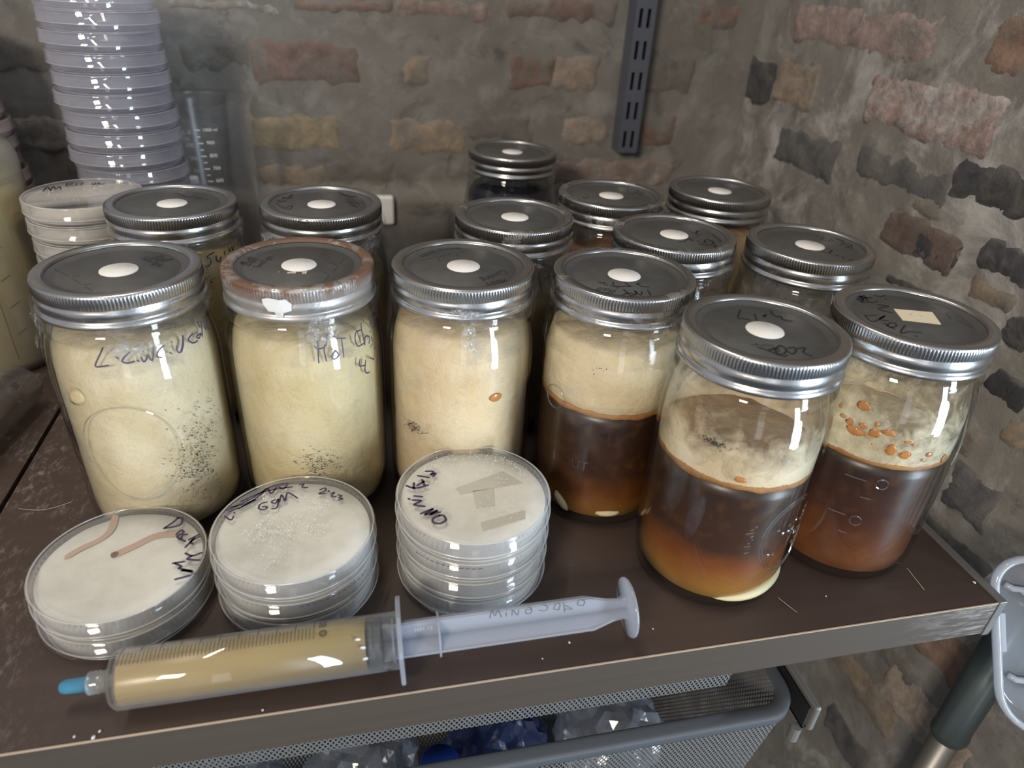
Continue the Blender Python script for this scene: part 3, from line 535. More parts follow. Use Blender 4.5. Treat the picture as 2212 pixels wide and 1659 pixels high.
def brick(wall, u0, u1, z0, z1, kind, place, flip, sd):
    col, frost, smear = KIND[kind]
    nu, nz = max(8, min(40, int((u1 - u0) / .004))), max(6, min(14, int((z1 - z0) / .004)))
    vs, ed = [], []
    u0 -= .006; u1 += .006; z0 -= .006; z1 += .006
    for j in range(nz + 1):
        for i in range(nu + 1):
            a, b = i / nu, j / nz
            e = min(min(a, 1 - a) * (u1 - u0), min(b, 1 - b) * (z1 - z0))
            u = u0 + a * (u1 - u0); z = z0 + b * (z1 - z0)
            k = .0035 * fbm(u * 40, z * 40, sd)
            u += k; z += .004 * fbm(u * 38, z * 38, sd + 9)
            h = -.0042 + .0053 * sstep(-.001, .009, e + .004 * fbm(u * 60, z * 60, sd + 3)) + .0011 * fbm(u * 45, z * 45, sd + 5) + .0004 * fbm(u * 160, z * 160, sd)
            vs.append(place(u, z, h)); ed.append(sstep(0, .014, e))
    fs = [(j * (nu + 1) + i, j * (nu + 1) + i + 1, (j + 1) * (nu + 1) + i + 1, (j + 1) * (nu + 1) + i) for j in range(nz) for i in range(nu)]
    if flip: fs = [f[::-1] for f in fs]
    me = mesh(vs, fs); me.attributes.new('edge', 'FLOAT', 'POINT').data.foreach_set('value', ed)
    o = obj('brick', me, M_['brick'], wall)
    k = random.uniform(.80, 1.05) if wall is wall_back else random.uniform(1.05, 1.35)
    o.color = (col[0] * k, col[1] * k, col[2] * k * random.uniform(.94, 1.04), 1); o['frost'] = frost; o['smear'] = smear
    return o
pb = lambda u, z, h: (u, back_y(u, z) - h, z)
pr = lambda u, z, h: (right_x(u, z) - h, u, z)
for i, (a, b, c, d, k) in enumerate(BRICKS['back']): brick(wall_back, a, b, c, d, k, pb, False, i * 3.7)
for i, (a, b, c, d, k) in enumerate(BRICKS['right']): brick(wall_right, a, b, c, d, k, pr, True, 100 + i * 3.1)
for r in range(4):                                       # courses just outside the frame, and low on the right wall
    z = .385 + r * .072
    for q in range(7):
        x = -.60 + q * .152 + (r % 2) * .07
        if x + .14 < .39: brick(wall_back, x, x + .135, z, z + .05, random.choice('prbg'), pb, False, 300 + r * 9 + q)
    for q in range(3):
        y = -.16 + q * .17 + (r % 2) * .05
        if y + .15 < .36: brick(wall_right, y, y + .145, z + .01, z + .058, random.choice(['b', 'pw', 'g', 'kg']), pr, True, 400 + r * 9 + q)
for i, (y0, y1, z0, z1, k) in enumerate([(-.02, .12, .02, .07, 'b'), (-.10, -.02, -.11, -.06, 'kg'), (.0, .11, -.10, -.05, 'b'), (-.15, -.03, -.185, -.135, 'r'), (.14, .27, .06, .10, 'g'), (.02, .15, -.19, -.14, 'kg'), (-.16, -.06, -.265, -.215, 'bw')]):
    brick(wall_right, y0, y1, z0, z1, k, pr, True, 500 + i)
# ------------------------------------------------------------------ shelf boards
YF, YB_, ZB = -.1734, .408, -.0285
SCR = [[(.3006, -.1370), (.2985, -.1560)], [(.1985, -.1460), (.2040, -.1590)], [(-.2800, .0105), (-.2670, .0070), (-.2585, .0080), (-.2480, .0130)]]
def shelf(x0, x1, label, right_cap):
    s = empty('shelf_board', ((x0 + x1) / 2, 0, ZB), label, 'shelf', 'dark brown shelf boards')
    cx = (x0 + x1) / 2
    m = MB(); m.box(x0 - cx, x1 - cx, YF + .0012, YB_, .0006, -ZB); m.build('top_panel', M_['board'], s)
    m = MB(); m.box(x0 - cx, x1 - cx, YF, YF + .0012, 0, -ZB - .0005); m.build('front_face', M_['face'], s)
    m = MB(); m.box(x0 - cx, x1 - cx, YF - .0002, YF + .0006, -ZB - .0005, -ZB + .0003); tag(m.build('edge_strip', M_['edge_trim'], s), 'thin worn bright strip along the front edge')
    if right_cap:
        m = MB()
        for q in SCR: m.ribbon([(x * 1000, y * 1000) for x, y in q], .45, lambda u, v: (u / 1000 - cx, v / 1000, -ZB + .00068), 2.0)
        m.build('scratches', M_['residue'], s)['kind'] = 'stuff'
        m = MB(); m.box(x1 - cx, x1 - cx + .006, YF - .0008, YB_, -.0015, -ZB + .0012)
        o = m.build('end_cap', M_['end_cap'], s); tag(o, 'grey metal end cap')
        b = o.modifiers.new('bevel', 'BEVEL'); b.width = .0006; b.segments = 2
    return s
shelf(-.2900, .3405, 'dark brown shelf board carrying the jars, with a grey metal end cap', True)
shelf(-.9, -.2935, 'dark brown shelf board left of the narrow gap, under the jug', False)
# ------------------------------------------------------------------ slotted wall rail
RAILX, RAILZ = .2650, .1480
def rail():
    x0, x1, yf, yb, z0, z1 = RAILX, RAILX + .0235, .4000, .4240, RAILZ, .95
    s = empty('slotted_wall_rail', (x0, yf, z0), 'dark blue grey slotted metal rail hanging on the back wall above the jars', 'wall rail')
    W, D, H = x1 - x0, yb - yf, z1 - z0
    m = MB()
    m.box(0, .0016, 0, D, 0, H); m.box(W - .0016, W, 0, D, 0, H)
    p, sh = .0318, .0188
    cols = ((.0016, .0044), (.0082, .0138), (.0176, W - .0016))
    z = .006; prev = 0
    while z + sh < H:
        m.box(.0016, W - .0016, 0, .0016, prev, z)
        for a, b in cols: m.box(a, b, 0, .0016, z, z + sh)
        prev = z + sh; z += p
    m.box(.0016, W - .0016, 0, .0016, prev, H)
    m.build('slotted_channel', M_['rail'], s)
    m = MB(); m.box(.0017, W - .0017, .012, .014, 0, H); m.build('channel_back', M_['rail_slot'], s)
rail()
# ------------------------------------------------------------------ jars
JP = [(.0, .0035), (.030, .0030), (.0390, .0010), (.0425, .0), (.0452, .0016), (.0470, .0055), (.0480, .012), (.0484, .022), (.0485, .060), (.0485, .108), (.0483, .116), (.0476, .124), (.0464, .1315), (.0451, .1375),
      (.0445, .1410), (.0449, .1424), (.0455, .1440), (.0455, .1462), (.0449, .1478), (.0441, .1490), (.0436, .1530), (.0436, .1690), (.0428, .1694)]
def R_out(z):
    p = [q for q in JP if q[0] > .042]
    for (r0, z0), (r1, z1) in zip(p, p[1:]):
        if z0 <= z <= z1: return r0 + (r1 - r0) * (z - z0) / (z1 - z0)
    return p[0][0] if z < p[0][1] else p[-1][0]
inner = [(.0412, .1690), (.0412, .1440), (.0422, .1390), (.0440, .1310), (.0455, .1230), (.0461, .115), (.0462, .060), (.0461, .020), (.0452, .0095), (.0420, .0055), (.030, .0050), (0, .0055)]
ME_glass = lathe(JP + inner, 96)
def R_in(z): return max(.040, R_out(z) - .0026)
RIB = 150
def band_fn(r, z, a, i):
    if .1644 < z < .1702: r += .00032 * math.cos(a * RIB)
    return r, z
BP = [(.0376, .1706), (.0380, .1716), (.0388, .1721), (.0434, .1720), (.0443, .1715), (.0446, .1706), (.04455, .1700), (.04455, .1646), (.0441, .1639), (.0440, .1632), (.0446, .1622), (.0448, .1610), (.0447, .1580), (.0441, .1570), (.0441, .1563),
      (.0449, .1556), (.0455, .1545), (.0456, .1533), (.0450, .1524), (.0441, .1524)]
ME_band = lathe(BP, 600, band_fn)
ME_lid = lathe([(0, .1694), (.0318, .1694), (.0326, .1688), (.0334, .1687), (.0362, .1702), (.0370, .1703), (.0400, .1703)], 96)
ME_patch = lathe([(0, .1698), (.0102, .1698), (.0104, .1694)], 48)
ME_crown = lathe([(0, .1697), (.0014, .1697)], 8)
lidmap = lambda u, v: (u / 1000, v / 1000, .16955)
def cylmap(off=.00025):
    def f(u, v):
        r = R_out(v / 1000) + off; th = u / 48.5
        return (r * math.cos(th), r * math.sin(th), v / 1000)
    return f
def cake(z0, z1, dome=.004, seed=0, amp=.0007, seg=96):
    pr_ = [(0, z0)] + [(R_in(z0 + .004) - .003, z0), (R_in(z0 + .006) - .0005, z0 + .003)]
    n = max(6, int((z1 - z0) / .006))
    for i in range(1, n): pr_.append((R_in(z0 + .004 + (z1 - z0 - .006) * i / n) - .0003, z0 + .004 + (z1 - z0 - .006) * i / n))
    rt = R_in(z1)
    pr_ += [(rt - .001, z1 - .001), (rt - .004, z1 + dome * .4), (rt * .6, z1 + dome), (0, z1 + dome * 1.2)]
    def fn(r, z, a, i):
        k = amp * fbm(math.cos(a) * 3, math.sin(a) * 3, z * 60 + seed)
        return (r - abs(k) * 1.4 - (0 if r > .03 else 0), z + (dome * .5 * fbm(math.cos(a) * r * 60, math.sin(a) * r * 60, seed) if z > z1 - .0012 else 0))
    return lathe(pr_, seg, fn)
def shell(z0, z1, off=.0003):
    n = 10
    return lathe([(R_in(z0 + (z1 - z0) * i / n) - off, z0 + (z1 - z0) * i / n) for i in range(n + 1)], 96)
def ring(z, r0=.0022, seed=0):
    def fn(r, zz, a, i):
        k = 1 + .55 * fbm(math.cos(a) * 4, math.sin(a) * 4, seed)
        return r, z + (zz - z) * k + .0010 * fbm(math.cos(a) * 2, math.sin(a) * 2, seed + 5)
    R = R_in(z)
    return lathe([(R - .0045, z), (R - .0020, z + r0), (R - .0003, z + r0 * .8), (R - .0002, z - r0 * .6), (R - .0030, z - r0)], 120, fn, closed=True)
def film(z0=.126, z1=.1600, seed=0.0, amp=.0011):
    def fn(r, z, a, i):
        k = fbm(math.cos(a) * 2.6 + seed, math.sin(a) * 2.6, z * 130); k2 = fbm(math.cos(a) * 9, math.sin(a) * 9 + seed, z * 260)
        e = .0035 * fbm(math.cos(a) * 3, math.sin(a) * 3, seed + 8) if i == 0 else 0
        return r + .0006 + amp * abs(k) + .0006 * abs(k2), z + e
    n = 13; pts = []
    for i in range(n + 1):
        z = z0 + (z1 - z0) * i / n
        r = R_out(z) if z < .151 else .0458
        pts.append((max(r, .0450 + (.0008 if z > .139 else 0)) + .0004, z))
    return lathe(pts, 140, fn)
def blob(rx, ry, rz, seed=0, seg=10, amp=.25):
    pr_ = [(math.sin(PI * i / 6), -math.cos(PI * i / 6)) for i in range(7)]; pr_[0] = (0, -1); pr_[-1] = (0, 1)
    me = lathe(pr_, seg, lambda r, z, a, i: (r * (1 + amp * fbm(math.cos(a) * 1.5, math.sin(a) * 1.5, z + seed)), z))
    for v in me.vertices: v.co = (v.co.x * rx, v.co.y * ry, v.co.z * rz)
    me.update()
    return me
def oncyl(o, th, z, r):
    o.location = (r * math.cos(th), r * math.sin(th), z); o.rotation_euler = (0, 0, th)
def arc_tube(mb, th0, th1, z0, z1, r, rad, n=14):
    mb.tube([(r * math.cos(th0 + (th1 - th0) * i / n), r * math.sin(th0 + (th1 - th0) * i / n), z0 + (z1 - z0) * i / n) for i in range(n + 1)], rad, 6)
def oval(mb, thc, zc, a, b, r=.0485, rad=.00045, t0=0, t1=2 * PI, n=48):
    full = t1 - t0 > 6.2
    mb.tube([(r * math.cos(thc + a * math.cos(t)), r * math.sin(thc + a * math.cos(t)), zc + b * math.sin(t)) for t in [t0 + (t1 - t0) * i / n for i in range(n + (0 if full else 1))]], rad, 6, closed=full)
def film_patch(root, th, z, wt, hz, seed):
    """crumpled scrap of cling film bunched on the neck"""
    n, k = 26, 16; vs, ed = [], []
    for j in range(k + 1):
        for i in range(n + 1):
            u, v = i / n * 2 - 1, j / k * 2 - 1
            t = th + u * wt + .25 * wt * v * math.sin(seed); zz = z + v * hz
            r = (R_out(zz) if zz < .151 else .0458) + .0011 + .0016 * abs(fbm(u * 3 + seed, v * 3, seed)) + .0008 * abs(fbm(u * 9, v * 9, seed))
            vs.append((r * math.cos(t), r * math.sin(t), zz)); ed.append(sstep(1.0, .45, math.hypot(u, v) + .45 * fbm(u * 2, v * 2, seed + 4)))
    me = mesh(vs, [(j * (n + 1) + i, j * (n + 1) + i + 1, (j + 1) * (n + 1) + i + 1, (j + 1) * (n + 1) + i) for j in range(k) for i in range(n)])
    me.attributes.new('edge', 'FLOAT', 'POINT').data.foreach_set('value', ed)
    obj('film_scrap', me, M_['film_white'], root)
M_['emboss'] = clear('embossed_glass', (.95, .96, .95), (.45, .5, .48), .16, .04)
def make_jar(key, label, band='band', wrap=None, patch='round', group='mason jars on the shelf'):
    x, y = JARS[key]
    root = empty('mason_jar', (x, y, 0), label, 'jar', group)
    g = obj('glass_body', ME_glass, M_['glass'], root)
    b = bpy.data.objects.new('screw_band', ME_band); link(b, root)
    if not ME_band.materials: ME_band.materials.append(None)
    b.material_slots[0].link = 'OBJECT'; b.material_slots[0].material = M_[band]
    lid = obj('lid_disc', ME_lid, M_['lid'], root)
    b.rotation_euler.z = random.uniform(0, 6)
    if patch == 'round': obj('filter_patch', ME_patch, M_['patch'], lid)
    for s, pts in LM.items():
        if s == key:
            m = MB()
            for q in pts: m.ribbon(q, .32, lambda u, v: (u / 1000, v / 1000, .16950))
            m.build('scored_lines', M_['print'], lid)
    tx = [t for t in T if t[0] == key]
    if tx:
        m = MB()
        for _, s, (a, c) in tx: put_text(m, s, a, c, lambda u, v: (u / 1000, v / 1000, .16952), 1.25, .35 if s in ('Ball', "Halal's", 'Canning') else 0)
        m.build('lid_print', M_['print'], lid)['kind'] = 'stuff'
    if 'lid_' + key in S:
        m = MB()
        wd = {'J5': 1.25, 'J6': 1.15, 'J4': 1.0, 'F': .95, 'G': .8, 'B': .9}.get(key, .7)
        for q in S['lid_' + key]: m.ribbon(q, wd, lidmap)
        m.build('marker_writing', M_['ink'], lid)['kind'] = 'stuff'
    if 'side_' + key in S:
        m = MB()
        for q in S['side_' + key]: m.ribbon([(a * 48.5, z) for a, z in q], .95 if key != 'A' else 1.2, cylmap())
        m.build('marker_writing', M_['ink_violet' if key != 'C' else 'ink'], g)['kind'] = 'stuff'
    if wrap is not None: obj('film_wrap', film(seed=wrap), M_['film'], root)
    if key in SPECKS:
        m = MB()
        for th, z, sx, sz, n in SPECKS[key]:
            for _ in range(int(n * 2.2) if n > 20 else n):
                t = random.gauss(th, sx * .42); zz = random.gauss(z, sz * .42) / 1000
                if not .008 < zz < .135: continue
                r = R_out(zz) - .0021; s = random.uniform(.00009, .00036) * random.uniform(.6, 1.5); an = random.uniform(0, PI)
                vs = []
                for k in range(5):
                    u = s * (1.6 if k % 2 else .8) * math.cos(an + k * 1.256); w = s * math.sin(an + k * 1.256)
                    vs.append((r * math.cos(t + u / r), r * math.sin(t + u / r), zz + w))
                m.add(vs, [(0, 1, 2, 3, 4)])
        o = m.build('dark_specks', M_['speck'], root); o['kind'] = 'stuff'
    return root, g, lid
# --- six front jars
j, g, lid = make_jar('J1', 'jar of pale yellow culture with L.cincincay handwritten on its side, leftmost in front', wrap=1.0)
obj('mycelium', cake(.0062, .1375, .003, 1), M_['cake_pale'], j)
m = MB(); oval(m, -1.63, .072, .58, .034); m.build('embossed_oval', M_['emboss'], g)
o = obj('old_grain', blob(.0012, .0075, .0055, 3), M_['cake_yellow'], j); oncyl(o, -2.18, .108, .0452); o.rotation_euler.x = .6
m = MB()                                                  # loose tuft of film on the left of the neck
for k in range(9):
    t0 = -3.0 + random.uniform(-.16, .22); z = random.uniform(.140, .152)
    pts = [(.0462, t0, z)]
    for q in range(4): pts.append((pts[-1][0] + random.uniform(.0001, .0016), pts[-1][1] + random.uniform(-.03, .09), pts[-1][2] - random.uniform(.0005, .0035)))
    m.tube([(r * math.cos(t), r * math.sin(t), zz) for r, t, zz in pts], [.0009, .0014, .0011, .0008, .0003], 5)
m.build('film_tuft', M_['film'], j)
film_patch(j, -2.93, .146, .26, .011, 2.0); film_patch(j, -1.35, .141, .30, .006, 6.0)
j, g, lid = make_jar('J2', 'jar of pale yellow culture marked Hot Chi 4-7, under a rusty band', band='band_rusty', wrap=2.4)
obj('mycelium', cake(.0062, .1365, .003, 2), M_['cake_yellow'], j)
m = MB()
for a, b, c, d in [(-6.5, -11.3, 6, 3.0), (2.2, -11.2, 3.0, 4.5), (-11.5, -10.6, .9, .9)]:
    m.add([(x / 1000, y / 1000, .16965) for x, y in [(a, b), (a + c * .7, b + .4), (a + c, b + .9), (a + c * .8, b - d), (a + c * .45, b - d * .7), (a + c * .1, b - d)]], [(0, 1, 2, 3, 4, 5)])
o = m.build('torn_residue', M_['residue'], lid)
m = MB(); th0 = -1.80
vs = []
for k, (dt, z) in enumerate([(-.20, .1660), (-.12, .1672), (.02, .1664), (.10, .1670), (.17, .1640), (.16, .1600), (.06, .1585), (.05, .1545), (-.03, .1542), (-.05, .1588), (-.13, .1590), (-.19, .1630)]):
    vs.append((.0452 * math.cos(th0 + dt), .0452 * math.sin(th0 + dt), z))
m.add(vs, [tuple(range(12))]); tag(m.build('tape_scrap', M_['white_tab'], j), 'torn white tape scrap stuck to the band')
film_patch(j, -1.30, .146, .30, .011, 3.0)
j, g, lid = make_jar('J3', 'jar of warm cream culture directly behind the tallest white dish stack', wrap=4.1)
obj('mycelium', cake(.0062, .1380, .003, 3), M_['cake_warm'], j)
o = obj('orange_flake', blob(.0006, .0042, .0030, 8), M_['drop'], j); oncyl(o, -1.23, .098, .0462)
film_patch(j, -1.62, .143, .13, .013, 5.0); film_patch(j, -1.75, .158, .30, .004, 9.0)
j, g, lid = make_jar('J4', 'jar of dark brown broth under a thick cream cap, lid marked in black marker', band='band_rust', wrap=5.5)
obj('liquid', cake(.0062, .0905, 0, 4, .0), M_['liq4'], j)
obj('foam_rim', ring(.0912, .0022, 4), M_['rim_orange'], j)
obj('mycelium_cap', cake(.0905, .1345, .004, 5, .0009), M_['float_cream'], j)
o = obj('sediment_grain', blob(.0022, .0085, .0035, 2), M_['grain_white'], j); oncyl(o, -2.45, .014, .0448); o.rotation_euler.x = -.8
o = obj('sediment_grain', blob(.0022, .009, .0030, 5), M_['grain_white'], j); oncyl(o, -1.70, .012, .0440)
m = MB(); put_text(m, 'MOUTH', (-2.62 * 48.5, 49), (-1.95 * 48.5, 49), cylmap(.0003), 1.1); oval(m, -2.72, .095, .17, .008, .0484)
for z in (.046, .058, .072): arc_tube(m, -1.2, -1.05, z, z, .0485, .0005, 4)
m.build('embossed_lettering', M_['emboss'], g)['kind'] = 'stuff'
m = MB()
pts = [(-2.28, .1640, .0455), (-2.26, .1580, .0460), (-2.30, .1520, .0466), (-2.35, .1450, .0466), (-2.33, .1380, .0462), (-2.40, .1300, .0480)]
m.tube([(r * math.cos(t), r * math.sin(t), z) for t, z, r in pts], .0004, 5); m.build('film_thread', M_['film'], j)
j, g, lid = make_jar('J5', 'nearest jar of red brown broth below patchy cream, lid marked 3.17 and 202', band='band')
obj('liquid', cake(.0062, .0935, 0, 6, .0), M_['liq5'], j)
obj('foam_rim', ring(.0942, .0026, 6), M_['rim_orange'], j)
obj('floating_mat', cake(.0950, .1000, .004, 7, .001), M_['cake_orange'], j)
obj('mycelium_film', shell(.0950, .1460), M_['skin5'], j)
o = obj('orange_flake', blob(.0005, .0034, .0018, 1), M_['drop'], j); oncyl(o, -2.02, .1005, .0464)
m = MB()
N_ = 22
m.tube([(.0440 * math.cos(-1.95 + 1.5 * k / N_), .0440 * math.sin(-1.95 + 1.5 * k / N_), .0085 + .006 * k / N_) for k in range(N_ + 1)], [.0003 + .0036 * math.sin(PI * k / N_) ** .7 for k in range(N_ + 1)], 8); o = m.build('sediment', M_['grain_white'], j, True)
m = MB(); oval(m, -1.12, .058, .46, .027); oval(m, -1.12, .058, .42, .0245, rad=.0003)
for k in range(22):
    t, z = -1.12 + random.uniform(-.28, .28), .060 + random.uniform(-.015, .015); b = blob(.0006, .0015, .0015, k, 7, .1)
    m.add([((.0485 + v.co.x) * math.cos(t + v.co.y / .0485), (.0485 + v.co.x) * math.sin(t + v.co.y / .0485), z + v.co.z) for v in b.vertices], [list(p.vertices) for p in b.polygons])
for k in range(9): arc_tube(m, -1.80 + random.uniform(0, .1), -1.74 + random.uniform(0, .1), .050 + k * .0025, .051 + k * .0025, .0485, .0005, 3)
m.build('embossed_fruit_oval', M_['emboss'], g)
j, g, lid = make_jar('J6', 'jar with a square beige label on its lid, brown broth and amber drops inside', patch=None)
m = MB(); q = [(-4.5, 11.8), (17.0, 5.0), (10.0, -10.5), (-9.8, -2.8)]
m.add([(x / 1000, y / 1000, .1698) for x, y in q] + [(x / 1000, y / 1000, .16945) for x, y in q], [(3, 2, 1, 0), (0, 1, 5, 4), (1, 2, 6, 5), (2, 3, 7, 6), (3, 0, 4, 7)])
LBL = m.build('square_label', M_['patch_beige'], lid)
m = MB(); m.tube([(.0032 + .0030 * math.cos(t * PI / 9), .0014 + .0028 * math.sin(t * PI / 9), .16985) for t in range(18)], .00022, 4, closed=True); m.build('ring_mark', M_['residue'], LBL)
obj('liquid', cake(.0062, .0925, 0, 8, .0), M_['liq6'], j)
obj('foam_rim', ring(.0932, .0019, 9), M_['rim_orange'], j)
obj('floating_mat', cake(.0940, .0970, .003, 9, .001), M_['float_cream'], j)
obj('mycelium_film', shell(.0940, .1470), M_['skin6'], j)
for i, (th, z, a, b) in enumerate(DROPS):
    o = obj('amber_drop', blob(.0004, a / 1000, b / 1000, i * 1.7, 12, .75), M_['drop'], j); oncyl(o, th, z / 1000, R_in(z / 1000) + .0002)
m = MB()
for t0, t1, z in [(-2.45, -2.20, .082), (-2.2, -2.08, .070), (-2.5, -2.28, .054), (-2.3, -2.2, .041)]: arc_tube(m, t0, t1, z, z, .0485, .00045, 5)
for t, z in [(-2.02, .082), (-2.15, .052)]: oval(m, t, z, .07, .0035, rad=.0004, n=16)
put_text(m, '5', (-2.02 * 48.5 - 1, 80.5), (-2.02 * 48.5 + 1.2, 80.5), cylmap(.0003), 1.2); put_text(m, '2', (-2.15 * 48.5 - 1, 50.5), (-2.15 * 48.5 + 1.2, 50.5), cylmap(.0003), 1.2)
put_text(m, 'MASON', (-1.05 * 48.5, 42), (-.55 * 48.5, 44), cylmap(.0003), 1.1)
for k in range(5): arc_tube(m, -.95 + k * .04, -.55 + k * .03, .088 + k * .003, .112 + k * .002, .0486, .0005, 10)
m.build('embossed_marks', M_['emboss'], g)['kind'] = 'stuff'
# --- eight jars behind
j, g, lid = make_jar('A', 'jar of amber yellow culture behind the leftmost front jar, beside the wrapped dishes', wrap=7.2)
obj('mycelium', cake(.0062, .140, .002, 11), M_['cake_amber'], j)
j, g, lid = make_jar('B', 'jar with a dented band and scribbled lid, standing behind the rusty banded jar', wrap=8.3)
obj('culture', cake(.0062, .122, .002, 12), M_['cake_tan'], j)
obj('mycelium_film', shell(.122, .1470), M_['skinG'], j)
o = obj('band_dent', blob(.0010, .0040, .0016, 3), M_['band'], j); oncyl(o, -1.83, .1703, .0443)
film_patch(j, -2.6, .146, .35, .012, 7.0); film_patch(j, -.75, .146, .3, .012, 8.0)
j, g, lid = make_jar('C', 'jar with 19 on its side, standing in front of the dark grain jar', band='band_rust', wrap=9.4)
obj('culture', cake(.0062, .118, .002, 13), M_['cake_tan'], j)
obj('mycelium_film', shell(.118, .1470), M_['skinG'], j)
j, g, lid = make_jar('D', 'jar of clear amber broth in the back row, just right of the dark jar', band='band_rust', wrap=10.6)
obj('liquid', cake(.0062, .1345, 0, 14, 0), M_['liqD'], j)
j, g, lid = make_jar('E', 'rearmost jar on the right, orange tan grain inside, nearest the wall corner')
obj('grain_culture', cake(.0062, .1345, .004, 15, .0016), M_['cake_orange'], j)
j, g, lid = make_jar('F', 'jar with a rusty ring and a lid marked 196 and 3-12', band='band_rust', wrap=11.7)
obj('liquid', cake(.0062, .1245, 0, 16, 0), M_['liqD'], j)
o = obj('pale_strand', blob(.0008, .0022, .0100, 2), M_['grain_white'], j); oncyl(o, -1.25, .117, .0458)
j, g, lid = make_jar('G', 'jar with a clear hazy shoulder, lid marked 2172 and 3-17, near the right wall', wrap=12.9)
obj('liquid', cake(.0062, .060, 0, 17, 0), M_['brown_in'], j)
obj('mycelium_film', shell(.060, .1470), M_['skinG'], j)
j, g, lid = make_jar('H', 'jar full of dark blue black grain at the back, standing against the brick wall')
def lumpy():
    me = cake(.0062, .1360, .004, 20, .0, 120)
    for v in me.vertices:
        c = noise.cell(v.co * 230); k = noise.voronoi(v.co * 190)[0][0]
        f = 1 - .05 * k if v.co.z > .012 else 1
        v.co.x *= f; v.co.y *= f
    me.update(); return me
obj('dark_grain', lumpy(), M_['berry'], j)
# ------------------------------------------------------------------ petri dishes
def dish_meshes(h, r=.0465):
    b = lathe([(0, .0006), (r - .0040, .0006), (r - .0034, 0), (r - .0024, 0), (r - .0020, .0008), (r - .0020, h - .0022), (r - .0030, h - .0022), (r - .0030, .0016), (0, .0016)], 80)
    l = lathe([(0, h - .0012), (r - .0022, h - .0012), (r - .0012, h - .0016), (r - .0012, h - .0100), (r + .0002, h - .0100), (r + .0004, h - .0092), (r, h - .0088), (r, h - .0010), (r - .0003, h - .0002), (r - .0012, h), (r - .0018, h - .0002), (r - .0024, h - .0007), (0, h - .0006)], 80)
    return b, l
DB, DL = dish_meshes(.0153)
def rim_mesh(h, r):
    m = MB()
    for z, rr, q in ((h - .0096, r + .0002, .00045), (h - .0004, r - .0010, .00040), (.0004, r - .0028, .0004)):
        m.tube([(rr * math.cos(2 * PI * k / 72), rr * math.sin(2 * PI * k / 72), z) for k in range(72)], q, 5, closed=True)
    return mesh(m.v, m.f)
RM, RM2, RM3 = rim_mesh(.0153, .0465), rim_mesh(.0156, .0470), rim_mesh(.0155, .0442)
DB2, DL2 = dish_meshes(.0156, .0470)
DB3, DL3 = dish_meshes(.0155, .0442)
AG = lathe([(0, .0018), (.0427, .0018), (.0432, .0024), (.0433, .0108), (.0428, .0114), (.030, .0116), (0, .0116)], 64, lambda r, z, a, i: (r, z + (.0005 * fbm(math.cos(a) * r * 90, math.sin(a) * r * 90, 2) if z > .0112 else 0)))
AGL = lathe([(0, .0018), (.0400, .0018), (.0406, .0024), (.0406, .0126), (0, .0128)], 64)
def wrapring(seed):
    def fn(r, z, a, i):
        return r + .0007 * abs(fbm(math.cos(a) * 5 + seed, math.sin(a) * 5, z * 200)), z + (.0012 * fbm(math.cos(a) * 4, math.sin(a) * 4, seed + i))
    return lathe([(.0471, .0030 + .0015 * i) for i in range(5)], 100, fn)
WR = [wrapring(3.1 * i) for i in range(4)]
def petri(x, y, z, label, group, agar=None, plastic='dish', tall=False, wrap=False, tilt=None):
    d = empty('petri_dish', (x, y, z), label, 'petri dish', group, tilt or (0, 0, 0))
    b_, l_ = {True: (DB2, DL2), False: (DB, DL), 3: (DB3, DL3)}[tall]
    obj('dish_base', b_, None, d); obj('dish_lid', l_, None, d)
    rm = obj('rim', {True: RM2, False: RM, 3: RM3}[tall], None, d)
    for o in d.children:
        if not o.data.materials: o.data.materials.append(None)
        o.material_slots[0].link = 'OBJECT'; o.material_slots[0].material = M_[plastic]
    rm.material_slots[0].material = M_[{'dish': 'dish_rim', 'dish_violet': 'violet_rim', 'dish_rose': 'rose_rim'}[plastic]]
    if agar:
        o = obj('agar', AGL if agar == 'agar_plain' else AG, None, d)
        if not o.data.materials: o.data.materials.append(None)
        o.material_slots[0].link = 'OBJECT'; o.material_slots[0].material = M_[agar]
    if wrap: obj('film_wrap', random.choice(WR), M_['film'], d).rotation_euler.z = random.uniform(0, 6)
    return d
def part_of(d, name):
    return [c for c in d.children if c.name.startswith(name)][0]
def writing(d, key, wd, h, mat='ink_violet'):
    m = MB()
    for q in S[key]: m.ribbon(q, wd, lambda u, v: (u / 1000, v / 1000, h + .00005))
    m.build('marker_writing', M_[mat], part_of(d, 'dish_lid'))['kind'] = 'stuff'
def droplets(d, n, rad, ring_=False, h=.0146):
    m = MB(); oc = [(1, 0, 0), (0, 1, 0), (-1, 0, 0), (0, -1, 0), (0, 0, 1)]
    cl = [(random.uniform(-.03, .03), random.uniform(-.03, .03)) for _ in range(9)]
    for k in range(n):
        if ring_ and random.random() < .55:
            a = random.uniform(.2, 2.6); r = random.uniform(.033, .041); x, y = r * math.cos(a), r * math.sin(a)
        else:
            c = random.choice(cl); x, y = random.gauss(c[0], .005), random.gauss(c[1], .005)
        if math.hypot(x, y) > .0425: continue
        s = random.uniform(.5, 1.3) * rad
        m.add([(x + a * s, y + b * s, h - .0003 + c_ * s * .7) for a, b, c_ in oc], [(0, 1, 4), (1, 2, 4), (2, 3, 4), (3, 0, 4)])
    o = m.build('condensation', M_['droplet_clear'], part_of(d, 'dish_lid'), True); o['kind'] = 'stuff'
H_ = .0153
P1 = (-.1900, -.0815); P2 = (-.0931, -.0850); P3 = (.0123, -.0873)
gl = 'white dishes in the left stack'; gm = 'white dishes in the middle stack'; gr = 'white dishes in the right stack'
petri(*P1, 0, 'bottom dish of the left white stack, behind the blue syringe tip', gl, 'agar', wrap=True)
